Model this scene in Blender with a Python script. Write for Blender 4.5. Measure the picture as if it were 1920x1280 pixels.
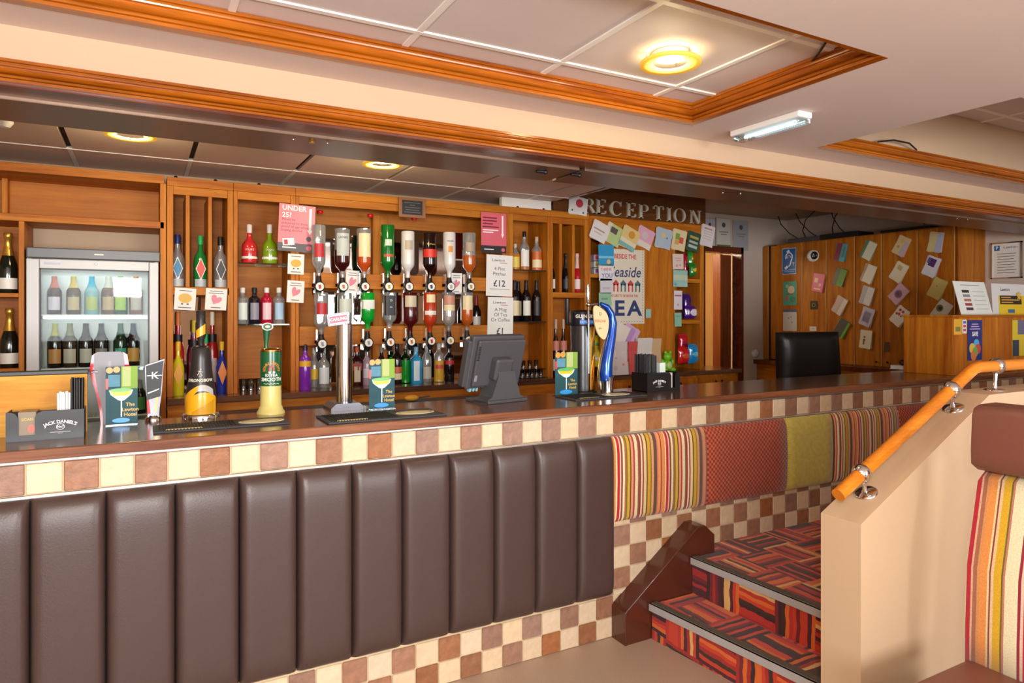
import bpy, bmesh, math, random
from mathutils import Vector, Matrix
random.seed(7)
for _o in list(bpy.data.objects): bpy.data.objects.remove(_o, do_unlink=True)
scene = bpy.context.scene
COL = scene.collection
PI = math.pi

# ---------------------------------------------------------------- camera
FPX = 1269.7; YAW = math.radians(28.695)
CAM = Vector((0.3228, -2.6106, 1.535)); HX, HY = 960.0, 590.14
cd = bpy.data.cameras.new('camera'); cam = bpy.data.objects.new('camera', cd); COL.objects.link(cam)
cd.sensor_fit = 'HORIZONTAL'; cd.sensor_width = 36.0; cd.lens = FPX/1920*36
cd.shift_y = -(640-HY)/1920; cd.clip_start = 0.02
cam.location = CAM; cam.rotation_euler = (PI/2, 0, -YAW)
scene.camera = cam

# ---------------------------------------------------------------- world, lights, exposure
w = bpy.data.worlds.new('world'); scene.world = w; w.use_nodes = True
w.node_tree.nodes['Background'].inputs[0].default_value = (0.80, 0.88, 1.0, 1)
w.node_tree.nodes['Background'].inputs[1].default_value = 1.5
vs = scene.view_settings
vs.view_transform = 'Standard'; vs.look = 'None'; vs.gamma = 1.0; vs.use_curve_mapping = False
vs.exposure = 0.22

def area_light(name, loc, target, sx, sy, power, col):
    l = bpy.data.lights.new(name, 'AREA'); l.shape = 'RECTANGLE'; l.size = sx; l.size_y = sy
    l.energy = power; l.color = col
    o = bpy.data.objects.new(name, l); COL.objects.link(o); o.location = loc
    d = Vector(target)-Vector(loc); o.rotation_euler = d.to_track_quat('-Z', 'Y').to_euler()
    return o
# photographer's flash beside the camera, daylight at the lounge windows behind
area_light('flash_light', (0.18, -2.85, 1.86), (1.35, 0.2, 2.0), 0.30, 0.22, 40, (1.0, 0.95, 0.88))
area_light('window_daylight', (-0.6, -5.85, 1.45), (-0.2, 0, 3.4), 2.6, 1.5, 180, (0.95, 0.97, 1.0))
area_light('window_daylight', (3.4, -5.85, 1.45), (3.4, 0, 3.4), 2.6, 1.5, 172, (0.95, 0.97, 1.0))

# ---------------------------------------------------------------- photo pixel -> place
_c, _s = math.cos(YAW), math.sin(YAW)
def ray(x, y):
    t = (x-HX)/FPX; v = -(y-HY)/FPX
    return Vector((_s+t*_c, _c-t*_s, v))
def wy(x, y, Y):
    r = ray(x, y); return CAM + r*((Y-CAM.y)/r.y)
def wx(x, y, X):
    r = ray(x, y); return CAM + r*((X-CAM.x)/r.x)
def wz(x, y, Z):
    r = ray(x, y); return CAM + r*((Z-CAM.z)/r.z)

# ---------------------------------------------------------------- materials
def lin(c):
    if isinstance(c, str):
        c = tuple(int(c[i:i+2], 16) for i in (0, 2, 4))
    f = lambda u: u/12.92 if u <= 0.04045 else ((u+0.055)/1.055)**2.4
    return tuple(f(v/255.0) for v in c) + (1.0,)
MATS = {}
def _new(name):
    m = bpy.data.materials.new(name); m.use_nodes = True; MATS[name] = m
    nt = m.node_tree; b = nt.nodes['Principled BSDF']
    return m, nt, b
def N(nt, t, **k):
    n = nt.nodes.new(t)
    for a, v in k.items(): setattr(n, a, v)
    return n
def coords(nt, scale=(1, 1, 1), rot=(0, 0, 0), kind='Object'):
    tc = N(nt, 'ShaderNodeTexCoord'); mp = N(nt, 'ShaderNodeMapping')
    mp.inputs['Scale'].default_value = scale; mp.inputs['Rotation'].default_value = rot
    nt.links.new(tc.outputs[kind], mp.inputs['Vector']); return mp.outputs[0]
def mat(name, col, rough=0.5, metal=0.0, noise=0.05, nscale=18, bump=0.0, bscale=60, coat=0.0, spec=0.5, stretch=(1, 1, 1), rand=0.0, sheen=0):
    if name in MATS: return MATS[name]
    m, nt, b = _new(name)
    b.inputs['Roughness'].default_value = rough; b.inputs['Metallic'].default_value = metal
    b.inputs['Coat Weight'].default_value = coat; b.inputs['Coat Roughness'].default_value = 0.12
    b.inputs['Specular IOR Level'].default_value = spec
    if sheen: b.inputs['Sheen Weight'].default_value = sheen
    c = lin(col); v = coords(nt, stretch)
    nz = N(nt, 'ShaderNodeTexNoise'); nz.inputs['Scale'].default_value = nscale; nz.inputs['Detail'].default_value = 5
    nt.links.new(v, nz.inputs['Vector'])
    mx = N(nt, 'ShaderNodeMix', data_type='RGBA')
    mx.inputs[6].default_value = tuple(x*(1-noise) for x in c[:3])+(1,)
    mx.inputs[7].default_value = tuple(min(1, x*(1+noise)) for x in c[:3])+(1,)
    nt.links.new(nz.outputs['Fac'], mx.inputs[0]); out = mx.outputs[2]
    if rand:
        oi = N(nt, 'ShaderNodeObjectInfo'); hs = N(nt, 'ShaderNodeHueSaturation')
        mr = N(nt, 'ShaderNodeMapRange'); mr.inputs[3].default_value = 1-rand; mr.inputs[4].default_value = 1+rand
        nt.links.new(oi.outputs['Random'], mr.inputs[0]); nt.links.new(mr.outputs[0], hs.inputs['Value'])
        wn = N(nt, 'ShaderNodeTexWhiteNoise', noise_dimensions='1D'); m3 = N(nt, 'ShaderNodeMapRange'); m3.inputs[3].default_value = 1-2*rand; m3.inputs[4].default_value = 1+1.0*rand
        nt.links.new(oi.outputs['Random'], wn.inputs['W']); nt.links.new(wn.outputs['Value'], m3.inputs[0]); nt.links.new(m3.outputs[0], hs.inputs['Saturation'])
        nt.links.new(out, hs.inputs['Color']); out = hs.outputs[0]
    nt.links.new(out, b.inputs['Base Color'])
    if bump:
        bn = N(nt, 'ShaderNodeTexNoise'); bn.inputs['Scale'].default_value = bscale; bn.inputs['Detail'].default_value = 4
        nt.links.new(v, bn.inputs['Vector'])
        bp = N(nt, 'ShaderNodeBump'); bp.inputs['Strength'].default_value = bump; bp.inputs['Distance'].default_value = 0.004
        nt.links.new(bn.outputs['Fac'], bp.inputs['Height']); nt.links.new(bp.outputs[0], b.inputs['Normal'])
    return m
def wood(name, c1, c2, axis='z', rough=0.5, scale=6.0, coat=0.0, rand=0.06, spec=0.25):
    m, nt, b = _new(name)
    b.inputs['Roughness'].default_value = rough; b.inputs['Coat Weight'].default_value = coat; b.inputs['Coat Roughness'].default_value = 0.2; b.inputs['Specular IOR Level'].default_value = spec
    st = {'x': (0.10, 1.4, 1.4), 'y': (1.4, 0.10, 1.4), 'z': (1.4, 1.4, 0.10)}[axis]
    v = coords(nt, st)
    n1 = N(nt, 'ShaderNodeTexNoise'); n1.inputs['Scale'].default_value = scale; n1.inputs['Detail'].default_value = 6; n1.inputs['Distortion'].default_value = 1.6
    n2 = N(nt, 'ShaderNodeTexNoise'); n2.inputs['Scale'].default_value = scale*14; n2.inputs['Detail'].default_value = 3
    nt.links.new(v, n1.inputs['Vector']); nt.links.new(v, n2.inputs['Vector'])
    ad = N(nt, 'ShaderNodeMath', operation='MULTIPLY_ADD'); ad.inputs[1].default_value = 0.45
    nt.links.new(n2.outputs['Fac'], ad.inputs[0]); nt.links.new(n1.outputs['Fac'], ad.inputs[2])
    rp = N(nt, 'ShaderNodeValToRGB'); e = rp.color_ramp.elements
    e[0].position = 0.50; e[0].color = lin(c1); e[1].position = 0.92; e[1].color = lin(c2)
    nt.links.new(ad.outputs[0], rp.inputs[0])
    oi = N(nt, 'ShaderNodeObjectInfo'); hs = N(nt, 'ShaderNodeHueSaturation'); mr = N(nt, 'ShaderNodeMapRange')
    mr.inputs[3].default_value = 1-rand; mr.inputs[4].default_value = 1+rand
    nt.links.new(oi.outputs['Random'], mr.inputs[0]); nt.links.new(mr.outputs[0], hs.inputs['Value'])
    nt.links.new(rp.outputs[0], hs.inputs['Color']); nt.links.new(hs.outputs[0], b.inputs['Base Color'])
    bp = N(nt, 'ShaderNodeBump'); bp.inputs['Strength'].default_value = 0.12; bp.inputs['Distance'].default_value = 0.002
    nt.links.new(n2.outputs['Fac'], bp.inputs['Height']); nt.links.new(bp.outputs[0], b.inputs['Normal'])
    return m
def glass(name, tint, refl=0.9, rough=0.02, base=0.0, dif=0.0):
    m, nt, b = _new(name); nt.nodes.remove(b)
    tr = N(nt, 'ShaderNodeBsdfTransparent'); gl = N(nt, 'ShaderNodeBsdfGlossy'); mx = N(nt, 'ShaderNodeMixShader')
    fr = N(nt, 'ShaderNodeFresnel'); fr.inputs[0].default_value = 1.65
    mu = N(nt, 'ShaderNodeMath', operation='MULTIPLY_ADD'); mu.inputs[1].default_value = refl; mu.inputs[2].default_value = base
    tr.inputs[0].default_value = lin(tint); gl.inputs[0].default_value = (1, 1, 1, 1); gl.inputs['Roughness'].default_value = rough
    nt.links.new(fr.outputs[0], mu.inputs[0]); nt.links.new(mu.outputs[0], mx.inputs[0])
    nt.links.new(tr.outputs[0], mx.inputs[1]); nt.links.new(gl.outputs[0], mx.inputs[2])
    out = mx.outputs[0]
    if dif:
        df = N(nt, 'ShaderNodeBsdfDiffuse'); df.inputs[0].default_value = (.9, .92, .9, 1); m2 = N(nt, 'ShaderNodeMixShader'); m2.inputs[0].default_value = dif  # white haze put into clear glass, standing in for glints and brightness
        nt.links.new(out, m2.inputs[1]); nt.links.new(df.outputs[0], m2.inputs[2]); out = m2.outputs[0]
    nt.links.new(out, nt.nodes['Material Output'].inputs[0]); return m
def emit(name, col, strength):
    m, nt, b = _new(name)
    b.inputs['Base Color'].default_value = lin(col); b.inputs['Emission Color'].default_value = lin(col)
    b.inputs['Emission Strength'].default_value = strength; return m
def stripes(name, axis, period, seq, rough=0.85, wob=0.004, off=0.0):
    m, nt, b = _new(name); b.inputs['Roughness'].default_value = rough; b.inputs['Sheen Weight'].default_value = 0.25
    tc = N(nt, 'ShaderNodeTexCoord'); sp = N(nt, 'ShaderNodeSeparateXYZ'); nt.links.new(tc.outputs['Object'], sp.inputs[0])
    nz = N(nt, 'ShaderNodeTexNoise'); nz.inputs['Scale'].default_value = 5; nt.links.new(tc.outputs['Object'], nz.inputs['Vector'])
    ma = N(nt, 'ShaderNodeMath', operation='MULTIPLY_ADD'); ma.inputs[1].default_value = wob
    nt.links.new(nz.outputs['Fac'], ma.inputs[0]); nt.links.new(sp.outputs['XYZ'.index(axis.upper())], ma.inputs[2])
    dv = N(nt, 'ShaderNodeMath', operation='DIVIDE'); dv.inputs[1].default_value = period
    fr = N(nt, 'ShaderNodeMath', operation='FRACT'); of = N(nt, 'ShaderNodeMath', operation='ADD'); of.inputs[1].default_value = off
    nt.links.new(ma.outputs[0], dv.inputs[0]); nt.links.new(dv.outputs[0], of.inputs[0]); nt.links.new(of.outputs[0], fr.inputs[0])
    rp = N(nt, 'ShaderNodeValToRGB'); rp.color_ramp.interpolation = 'CONSTANT'; cr = rp.color_ramp
    tot = sum(a for a, _ in seq); p = 0
    for i, (a, c) in enumerate(seq):
        el = cr.elements[i] if i < 1 else (cr.elements[1] if i == 1 else cr.elements.new(p/tot))
        el.position = p/tot; el.color = lin(c); p += a
    nt.links.new(fr.outputs[0], rp.inputs[0])
    n2 = N(nt, 'ShaderNodeTexNoise'); n2.inputs['Scale'].default_value = 220; nt.links.new(tc.outputs['Object'], n2.inputs['Vector'])
    hs = N(nt, 'ShaderNodeHueSaturation'); mr = N(nt, 'ShaderNodeMapRange'); mr.inputs[3].default_value = 0.72; mr.inputs[4].default_value = 1.22
    nt.links.new(n2.outputs['Fac'], mr.inputs[0]); nt.links.new(mr.outputs[0], hs.inputs['Value']); nt.links.new(rp.outputs[0], hs.inputs['Color'])
    nt.links.new(hs.outputs[0], b.inputs['Base Color'])
    bp = N(nt, 'ShaderNodeBump'); bp.inputs['Strength'].default_value = 0.3; bp.inputs['Distance'].default_value = 0.002
    nt.links.new(n2.outputs['Fac'], bp.inputs['Height']); nt.links.new(bp.outputs[0], b.inputs['Normal'])
    return m
def weave(name, c1, c2, sx, sz, rough=0.9):
    m, nt, b = _new(name); b.inputs['Roughness'].default_value = rough; b.inputs['Sheen Weight'].default_value = 0.25
    v = coords(nt, (sx, 0.001, sz))
    br = N(nt, 'ShaderNodeTexChecker'); br.inputs['Scale'].default_value = 1.0
    br.inputs[1].default_value = lin(c1); br.inputs[2].default_value = lin(c2)
    nt.links.new(v, br.inputs['Vector'])
    v2 = coords(nt, (1, 1, 1)); nz = N(nt, 'ShaderNodeTexNoise'); nz.inputs['Scale'].default_value = 40; nt.links.new(v2, nz.inputs['Vector'])
    hs = N(nt, 'ShaderNodeHueSaturation'); mr = N(nt, 'ShaderNodeMapRange'); mr.inputs[3].default_value = 0.7; mr.inputs[4].default_value = 1.25
    nt.links.new(nz.outputs['Fac'], mr.inputs[0]); nt.links.new(mr.outputs[0], hs.inputs['Value']); nt.links.new(br.outputs[0], hs.inputs['Color'])
    nt.links.new(hs.outputs[0], b.inputs['Base Color'])
    return m
def carpet(name):
    m, nt, b = _new(name); b.inputs['Roughness'].default_value = 0.95; b.inputs['Sheen Weight'].default_value = 0.2
    tc = N(nt, 'ShaderNodeTexCoord'); sp = N(nt, 'ShaderNodeSeparateXYZ'); nt.links.new(tc.outputs['Object'], sp.inputs[0])
    def mth(op, a, bb=None, cc=None):
        n = N(nt, 'ShaderNodeMath', operation=op)
        for i, q in enumerate((a, bb, cc)):
            if q is None: continue
            if hasattr(q, 'is_output'): nt.links.new(q, n.inputs[i])
            else: n.inputs[i].default_value = q
        return n.outputs[0]
    nz = N(nt, 'ShaderNodeTexNoise'); nz.inputs['Scale'].default_value = 14; nt.links.new(tc.outputs['Object'], nz.inputs['Vector'])
    wob = mth('MULTIPLY', nz.outputs['Fac'], 0.02)
    u = mth('MULTIPLY', mth('ADD', sp.outputs[1], wob), 5.2)
    xz = mth('ADD', mth('ADD', sp.outputs[0], sp.outputs[2]), wob)
    v = mth('MULTIPLY', xz, 5.2)
    fu = mth('FLOOR', u); fv = mth('FLOOR', v)
    chk = mth('MODULO', mth('ABSOLUTE', mth('ADD', fu, fv)), 2.0)
    st = mth('ADD', mth('MULTIPLY', u, chk), mth('MULTIPLY', v, mth('SUBTRACT', 1.0, chk)))
    sid = mth('FLOOR', mth('MULTIPLY', st, 11.0))
    cb = N(nt, 'ShaderNodeCombineXYZ')
    nt.links.new(sid, cb.inputs[0])
    oth = mth('ADD', mth('MULTIPLY', v, chk), mth('MULTIPLY', u, mth('SUBTRACT', 1.0, chk)))
    nt.links.new(mth('FLOOR', mth('MULTIPLY', oth, 1.0)), cb.inputs[1]); nt.links.new(chk, cb.inputs[2])
    wn = N(nt, 'ShaderNodeTexWhiteNoise'); nt.links.new(cb.outputs[0], wn.inputs['Vector'])
    rp = N(nt, 'ShaderNodeValToRGB'); rp.color_ramp.interpolation = 'CONSTANT'
    cols = [(0, '3a1418'), (.12, 'a52418'), (.30, '4d1420'), (.40, 'c83a18'), (.58, '74181a'), (.68, 'd8661c'), (.80, '3c2412'), (.88, 'dcae68'), (.94, 'b82c20')]
    e = rp.color_ramp.elements
    for i, (p, c) in enumerate(cols):
        el = e[i] if i < 2 else e.new(p)
        el.position = p; el.color = lin(c)
    nt.links.new(wn.outputs['Value'], rp.inputs[0]); nt.links.new(rp.outputs[0], b.inputs['Base Color'])
    n2 = N(nt, 'ShaderNodeTexNoise'); n2.inputs['Scale'].default_value = 350; nt.links.new(tc.outputs['Object'], n2.inputs['Vector'])
    bp = N(nt, 'ShaderNodeBump'); bp.inputs['Strength'].default_value = 0.5; bp.inputs['Distance'].default_value = 0.003
    nt.links.new(n2.outputs['Fac'], bp.inputs['Height']); nt.links.new(bp.outputs[0], b.inputs['Normal'])
    return m

oak = wood('oak_upright', '9a4c08', 'c67c1e', 'z'); oak_h = wood('oak_rail', '9a4c08', 'c67c1e', 'x'); oak_y = wood('oak_side', '9a4c08', 'c67c1e', 'y')
oak_back = wood('oak_back_panel', '9c5410', 'b87020', 'x', scale=4)
oak_light = wood('oak_light', 'c27c1c', 'e0a640', 'x')
trimw = wood('varnished_trim', '763606', 'b4620e', 'x', rough=0.22, coat=0.5); trimw_y = wood('varnished_trim_side', '763606', 'b4620e', 'y', rough=0.22, coat=0.5)
dkwood = wood('dark_red_wood', '4a1f12', '73361f', 'x', rough=0.3, coat=0.3)
counter_m = wood('dark_counter_top', '4c3022', '785038', 'x', rough=0.16, coat=0.35, scale=5, spec=.5); counter_e = wood('counter_edge', '5a3120', '96603f', 'x', rough=0.3, scale=5)
railw = wood('honey_rail', 'c0660c', 'e08a1e', 'x', rough=0.2, coat=0.6)
leather = mat('brown_leather', '473631', 0.38, noise=0.06, bump=0.12, bscale=180, spec=0.5)
leather_red = mat('brown_bench_leather', '7a4a3c', 0.42, noise=0.05, bump=0.08, bscale=160)
blackl = mat('black_leather', '1a1918', 0.4, noise=0.1, bump=0.1, bscale=150)
cream_t = mat('cream_tile', 'd8c09e', 0.5, noise=0.22, nscale=26, bump=0.9, bscale=35, rand=0.05)
brown_t = mat('brown_tile', '98694c', 0.5, noise=0.55, nscale=26, bump=1.0, bscale=35, rand=0.13)
grout = mat('grout', 'd3bb96', 0.8, noise=0.1)
chrome = mat('chrome', 'd8d6d4', 0.12, 1.0, noise=0.02); steel = mat('brushed_steel', 'b9b8b6', 0.3, 1.0, noise=0.05)
alu = mat('aluminium_strip', 'd9d6d2', 0.28, 0.9, noise=0.03)
plaster = mat('tan_plaster', 'c0a486', 0.7, noise=0.03, nscale=4, bump=0.04, bscale=25)
ceilp = mat('ceiling_paint', 'd8c6bd', 0.7, noise=0.03, nscale=3, bump=0.04, bscale=20)
tilec = mat('ceiling_tile', 'd9cdc9', 0.7, noise=0.03, nscale=5, rand=0.02)
white = mat('white_paint', 'efece6', 0.5, noise=0.02); whitep = mat('white_plastic', 'ecebe8', 0.35, noise=0.02)
black = mat('black_plastic', '161516', 0.4, noise=0.1); blackm = mat('black_matt', '1c1b1c', 0.75, noise=0.1, bump=0.3, bscale=200)
dgrey = mat('dark_grey_plastic', '4b4a4e', 0.45, noise=0.04, bump=0.05, bscale=400)
floor_m = mat('speckled_floor', 'b49c86', 0.5, noise=0.16, nscale=160)
brownp = mat('brown_gloss_paint', '53291b', 0.25, noise=0.08, coat=0.4)
nosing_m = mat('grey_nosing', 'aaa6a4', 0.5, noise=0.08); nosing_d = mat('nosing_insert', '5c5347', 0.8, noise=0.15, bump=0.3)
metalg = mat('dark_shutter_metal', '7c6250', 0.35, 0.5, noise=0.12, nscale=3)
paper = mat('paper', 'ece8e2', 0.7, noise=0.02)
dark_gap = mat('dark_void', '0c0a09', 0.9, noise=0.1)
beige_in = mat('beige_inner_wall', 'e2bd84', 0.7, noise=0.04)
lilac = mat('pale_wall', 'cfbfb0', 0.7, noise=0.03)
gl_clear = glass('clear_glass', 'f6f9f8', 1.0, .06, .08); gl_bottle = glass('hazed_bottle_glass', 'f4f7f5', 1.0, .08, .10, .16); gl_shelf = glass('shelf_glass', 'c9ded6'); gl_pane = glass('pane_glass', 'eef4f3', 1.2); gl_fridge = glass('fridge_pane_glass', 'f2f7f6', .10)
gl_green = glass('green_glass', '2fb04c'); gl_blue = glass('blue_glass', '6fc6e8')
mirror_m = mat('mirror', 'bdb4ac', 0.04, 1.0, noise=0.01)
gold = mat('gold_foil', 'd6a645', 0.3, 0.8, noise=0.1)
carpet_m = carpet('striped_parquet_carpet')
SEQ = [(2.6, 'ddd0a0'), (1.6, '8a5038'), (1.2, '8a2433'), (1.5, 'e3cfa2'), (1.2, '8a2433'), (2.5, 'd9c48c'), (1, '5a3a20'), (2.8, 'c89a1c'), (1, '6b6a20'), (2, 'd99a6a'), (3, '5e4530'), (1.2, 'c8746a'), (2.4, 'e29253'), (1, '8a2433'), (3.4, 'd98a4a'), (1, 'e9d7a0'), (2.2, 'b5182c'), (1.2, 'e5b9a0'), (1.5, '7a3a2c'), (1.8, 'e0d4a4'), (1.4, 'a4604a'), (1, '6b6a20'), (2.4, 'c8a024'), (1, '5a3a20'), (2, 'd8956e'), (1.5, 'a8283a')]
stripe_x = stripes('striped_upholstery', 'x', 0.30, SEQ); SEQB = [(2.2, 'b8182c'), (1, 'e0b49a'), (1.8, 'a86a4c'), (1.2, 'd8965a'), (3.4, 'e89648'), (.8, 'e8d4a0'), (.8, '8a3a30'), (1.2, 'e6c89a'), (3.2, 'dcae1c'), (.8, '6a6a20'), (1.0, 'c87a6a'), (5.6, 'ece4bc'), (1.2, '962234'), (1.2, 'e8c8b0'), (1.8, 'b8182c'), (1.2, 'e8c8b0'), (.9, '7a3a30'), (1.2, 'e6c4a4'), (4, 'dcb020'), (.8, '4a5a20'), (2.2, 'dc9a5c'), (4.5, '5e4834'), (1, 'e89a68'), (1.4, 'a82a48'), (2, 'e8dcb0')]
stripe_y = stripes('striped_bench_fabric', 'y', -0.30, SEQB, wob=0.002, off=-1.39/0.30+5)
weave_red = weave('red_weave', '7e2c1c', 'b4583a', 75, 75)
olive = weave('olive_weave', 'b3a344', 'c9b95c', 160, 160)
def flat(c, rough=0.45, **k):
    n = 'paint_'+c+('' if rough == 0.45 else '_%d' % int(rough*100)); return mat(n, c, rough, noise=0.03, **k)
def glossy(c, **k): return mat('gloss_'+c, c, 0.12, noise=0.04, coat=0.5, **k)

# ---------------------------------------------------------------- mesh tools
class MB:
    def __init__(s): s.v = []; s.f = []; s.sm = []
    def add(s, vs, fs, smooth=False, T=None):
        o = len(s.v)
        s.v += [tuple(T @ Vector(p)) if T else tuple(p) for p in vs]
        s.f += [tuple(i+o for i in f) for f in fs]; s.sm += [smooth]*len(fs); return s
    def box(s, x0, x1, y0, y1, z0, z1, bev=0.0, T=None, seg=2):
        if x1 < x0: x0, x1 = x1, x0
        if y1 < y0: y0, y1 = y1, y0
        if z1 < z0: z0, z1 = z1, z0
        if bev <= 0:
            vs = [(x, y, z) for x in (x0, x1) for y in (y0, y1) for z in (z0, z1)]
            return s.add(vs, [(0, 1, 3, 2), (4, 6, 7, 5), (0, 4, 5, 1), (2, 3, 7, 6), (0, 2, 6, 4), (1, 5, 7, 3)], False, T)
        bm = bmesh.new(); bmesh.ops.create_cube(bm, size=1)
        for v in bm.verts: v.co = ((x0+x1)/2+v.co.x*(x1-x0), (y0+y1)/2+v.co.y*(y1-y0), (z0+z1)/2+v.co.z*(z1-z0))
        bmesh.ops.bevel(bm, geom=bm.edges[:], offset=min(bev, .49*min(x1-x0, y1-y0, z1-z0)), segments=seg, affect='EDGES', profile=0.5)
        bm.verts.index_update()
        s.add([v.co.copy() for v in bm.verts], [[v.index for v in f.verts] for f in bm.faces], False, T); bm.free(); return s
    def lathe(s, prof, seg=20, T=None, sq=2.0, a0=0.0, a1=2*PI, smooth=True, cap=True):
        full = abs(a1-a0-2*PI) < 1e-6; n = seg if full else seg+1; vs = []; fs = []
        for r, z in prof:
            for i in range(n):
                a = a0+(a1-a0)*i/seg; c, d = math.cos(a), math.sin(a)
                k = 1.0 if sq == 2 else (abs(c)**sq+abs(d)**sq)**(-1/sq)
                vs.append((r*k*c, r*k*d, z))
        for j in range(len(prof)-1):
            for i in range(seg):
                a, b = j*n+i, j*n+(i+1) % n
                fs.append((a, b, b+n, a+n))
        s.add(vs, fs, smooth, T)
        if cap and full:
            for j, rev in ((0, True), (len(prof)-1, False)):
                if prof[j][0] > 1e-5:
                    ring = [vs[j*n+i] for i in range(n)]
                    s.add(ring, [tuple(range(n))[::-1] if rev else tuple(range(n))], False, T)
        return s
    def tube(s, path, r, seg=8, smooth=True, cap=True, T=None):
        P = [Vector(p) for p in path]; R = r if isinstance(r, (list, tuple)) else [r]*len(P)
        t0 = (P[1]-P[0]).normalized(); up = Vector((0, 0, 1)) if abs(t0.z) < 0.9 else Vector((1, 0, 0))
        x = t0.cross(up).normalized(); vs = []; fs = []
        for i, p in enumerate(P):
            t = (P[min(i+1, len(P)-1)]-P[max(i-1, 0)]).normalized()
            x = (x-t*x.dot(t)).normalized(); y = t.cross(x)
            for k in range(seg):
                a = 2*PI*k/seg; vs.append(p+(x*math.cos(a)+y*math.sin(a))*R[i])
        for i in range(len(P)-1):
            for k in range(seg):
                a, b = i*seg+k, i*seg+(k+1) % seg; fs.append((a, b, b+seg, a+seg))
        s.add(vs, fs, smooth, T)
        if cap: s.add(vs[:seg], [tuple(range(seg))[::-1]], False, T); s.add(vs[-seg:], [tuple(range(seg))], False, T)
        return s
    def prism(s, poly, d0, d1, T=None, smooth=False):
        n = len(poly); vs = [(x, y, d0) for x, y in poly]+[(x, y, d1) for x, y in poly]
        fs = [tuple(range(n))[::-1], tuple(range(n, 2*n))]
        s.add(vs, fs, False, T)
        s.add(vs, [(i, (i+1) % n, n+(i+1) % n, n+i) for i in range(n)], smooth, T); return s
    def sphere(s, r, c=(0, 0, 0), sc=(1, 1, 1), seg=14, T=None):
        M = Matrix.Translation(c) @ Matrix.Diagonal((*sc, 1)); M = T @ M if T else M
        h = seg//2
        return s.lathe([(max(1e-6, r*math.sin(PI*i/h)), -r*math.cos(PI*i/h)) for i in range(h+1)], seg, M, cap=False)
    def mesh(s, name):
        me = bpy.data.meshes.new(name); me.from_pydata(s.v, [], s.f); me.polygons.foreach_set('use_smooth', s.sm)
        me.validate(); me.update(); return me
def FR(o, xd=(1, 0, 0), up=(0, 0, 1), rot=0.0):
    x = Vector(xd).normalized(); u = Vector(up).normalized(); n = x.cross(u).normalized(); u = n.cross(x)
    if rot: x, u = x*math.cos(rot)+u*math.sin(rot), u*math.cos(rot)-x*math.sin(rot)
    M = Matrix.Identity(4)
    for i in range(3): M[i][0] = x[i]; M[i][1] = u[i]; M[i][2] = n[i]; M[i][3] = o[i]
    return M
def link(name, me, m, parent=None, local=False):
    o = bpy.data.objects.new(name, me); COL.objects.link(o)
    if m is not None and not me.materials: me.materials.append(m)
    if parent is not None:
        o.parent = parent
        if not local: o.matrix_parent_inverse = WORLD[parent.name].inverted(); WORLD[o.name] = Matrix.Identity(4)
        else: WORLD[o.name] = WORLD[parent.name].copy()
    else: WORLD[o.name] = Matrix.Identity(4)
    return o
WORLD = {}
def part(name, mb, m, parent, local=False): return link(name, mb.mesh(name), m, parent, local)
def struct(name, mb, m, label=None, cat=None):
    o = link(name, mb.mesh(name), m); o['kind'] = 'structure'
    o['label'] = label or ''; o['category'] = cat or ''
    if not label: del o['label']
    if not cat: del o['category']
    return o
def tag(o, label, cat, group=None):
    o['label'] = label; o['category'] = cat
    if group: o['group'] = group
    return o
def solo(name, mb, m, label, cat, group=None): return tag(link(name, mb.mesh(name), m), label, cat, group)
def thing(name, label, cat, loc, rotz=0.0, group=None):
    o = bpy.data.objects.new(name, None); COL.objects.link(o); o.empty_display_size = 0.05
    o.location = loc; o.rotation_euler = (0, 0, rotz)
    WORLD[o.name] = Matrix.Translation(loc) @ Matrix.Rotation(rotz, 4, 'Z')
    return tag(o, label, cat, group)
def text(s, size, T, m, parent, name='lettering', align='CENTER', ext=0.0004, xs=1.0, fn=None, local=False, bold=0.0, space=1.0, shear=0.0):
    cu = bpy.data.curves.new('t', 'FONT'); cu.body = s; cu.size = size; cu.align_x = align; cu.align_y = 'CENTER'
    cu.extrude = ext; cu.resolution_u = 2; cu.offset = bold*size; cu.space_character = space; cu.shear = shear; cu.space_line = 1.0
    ob = bpy.data.objects.new('t', cu); me = bpy.data.meshes.new_from_object(ob)
    for v in me.vertices:
        p = v.co.copy(); p.x *= xs
        if fn: p = Vector(fn(p))
        v.co = (T @ p) if T else p
    bpy.data.objects.remove(ob); bpy.data.curves.remove(cu); me.name = name
    return link(name, me, m, parent, local)
def sheet(mb, T, w, h, t=0.0006): return mb.box(-w/2, w/2, -h/2, h/2, 0, t, T=T)
def rules(parent, T, m, x0, ys, widths, t=.004, align=0):   # lines of print too small to read
    for y, w_ in zip(ys, widths):
        a = x0-w_/2 if align else x0
        part('print_line', MB().box(a, a+w_, y-t/2, y+t/2, 0, .0004, T=T), m, parent)
def disc(mb, T, r, z0=0.0, z1=0.001, seg=16, sy=1.0): return mb.prism([(r*math.cos(2*PI*i/seg), sy*r*math.sin(2*PI*i/seg)) for i in range(seg)], z0, z1, T)

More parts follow.
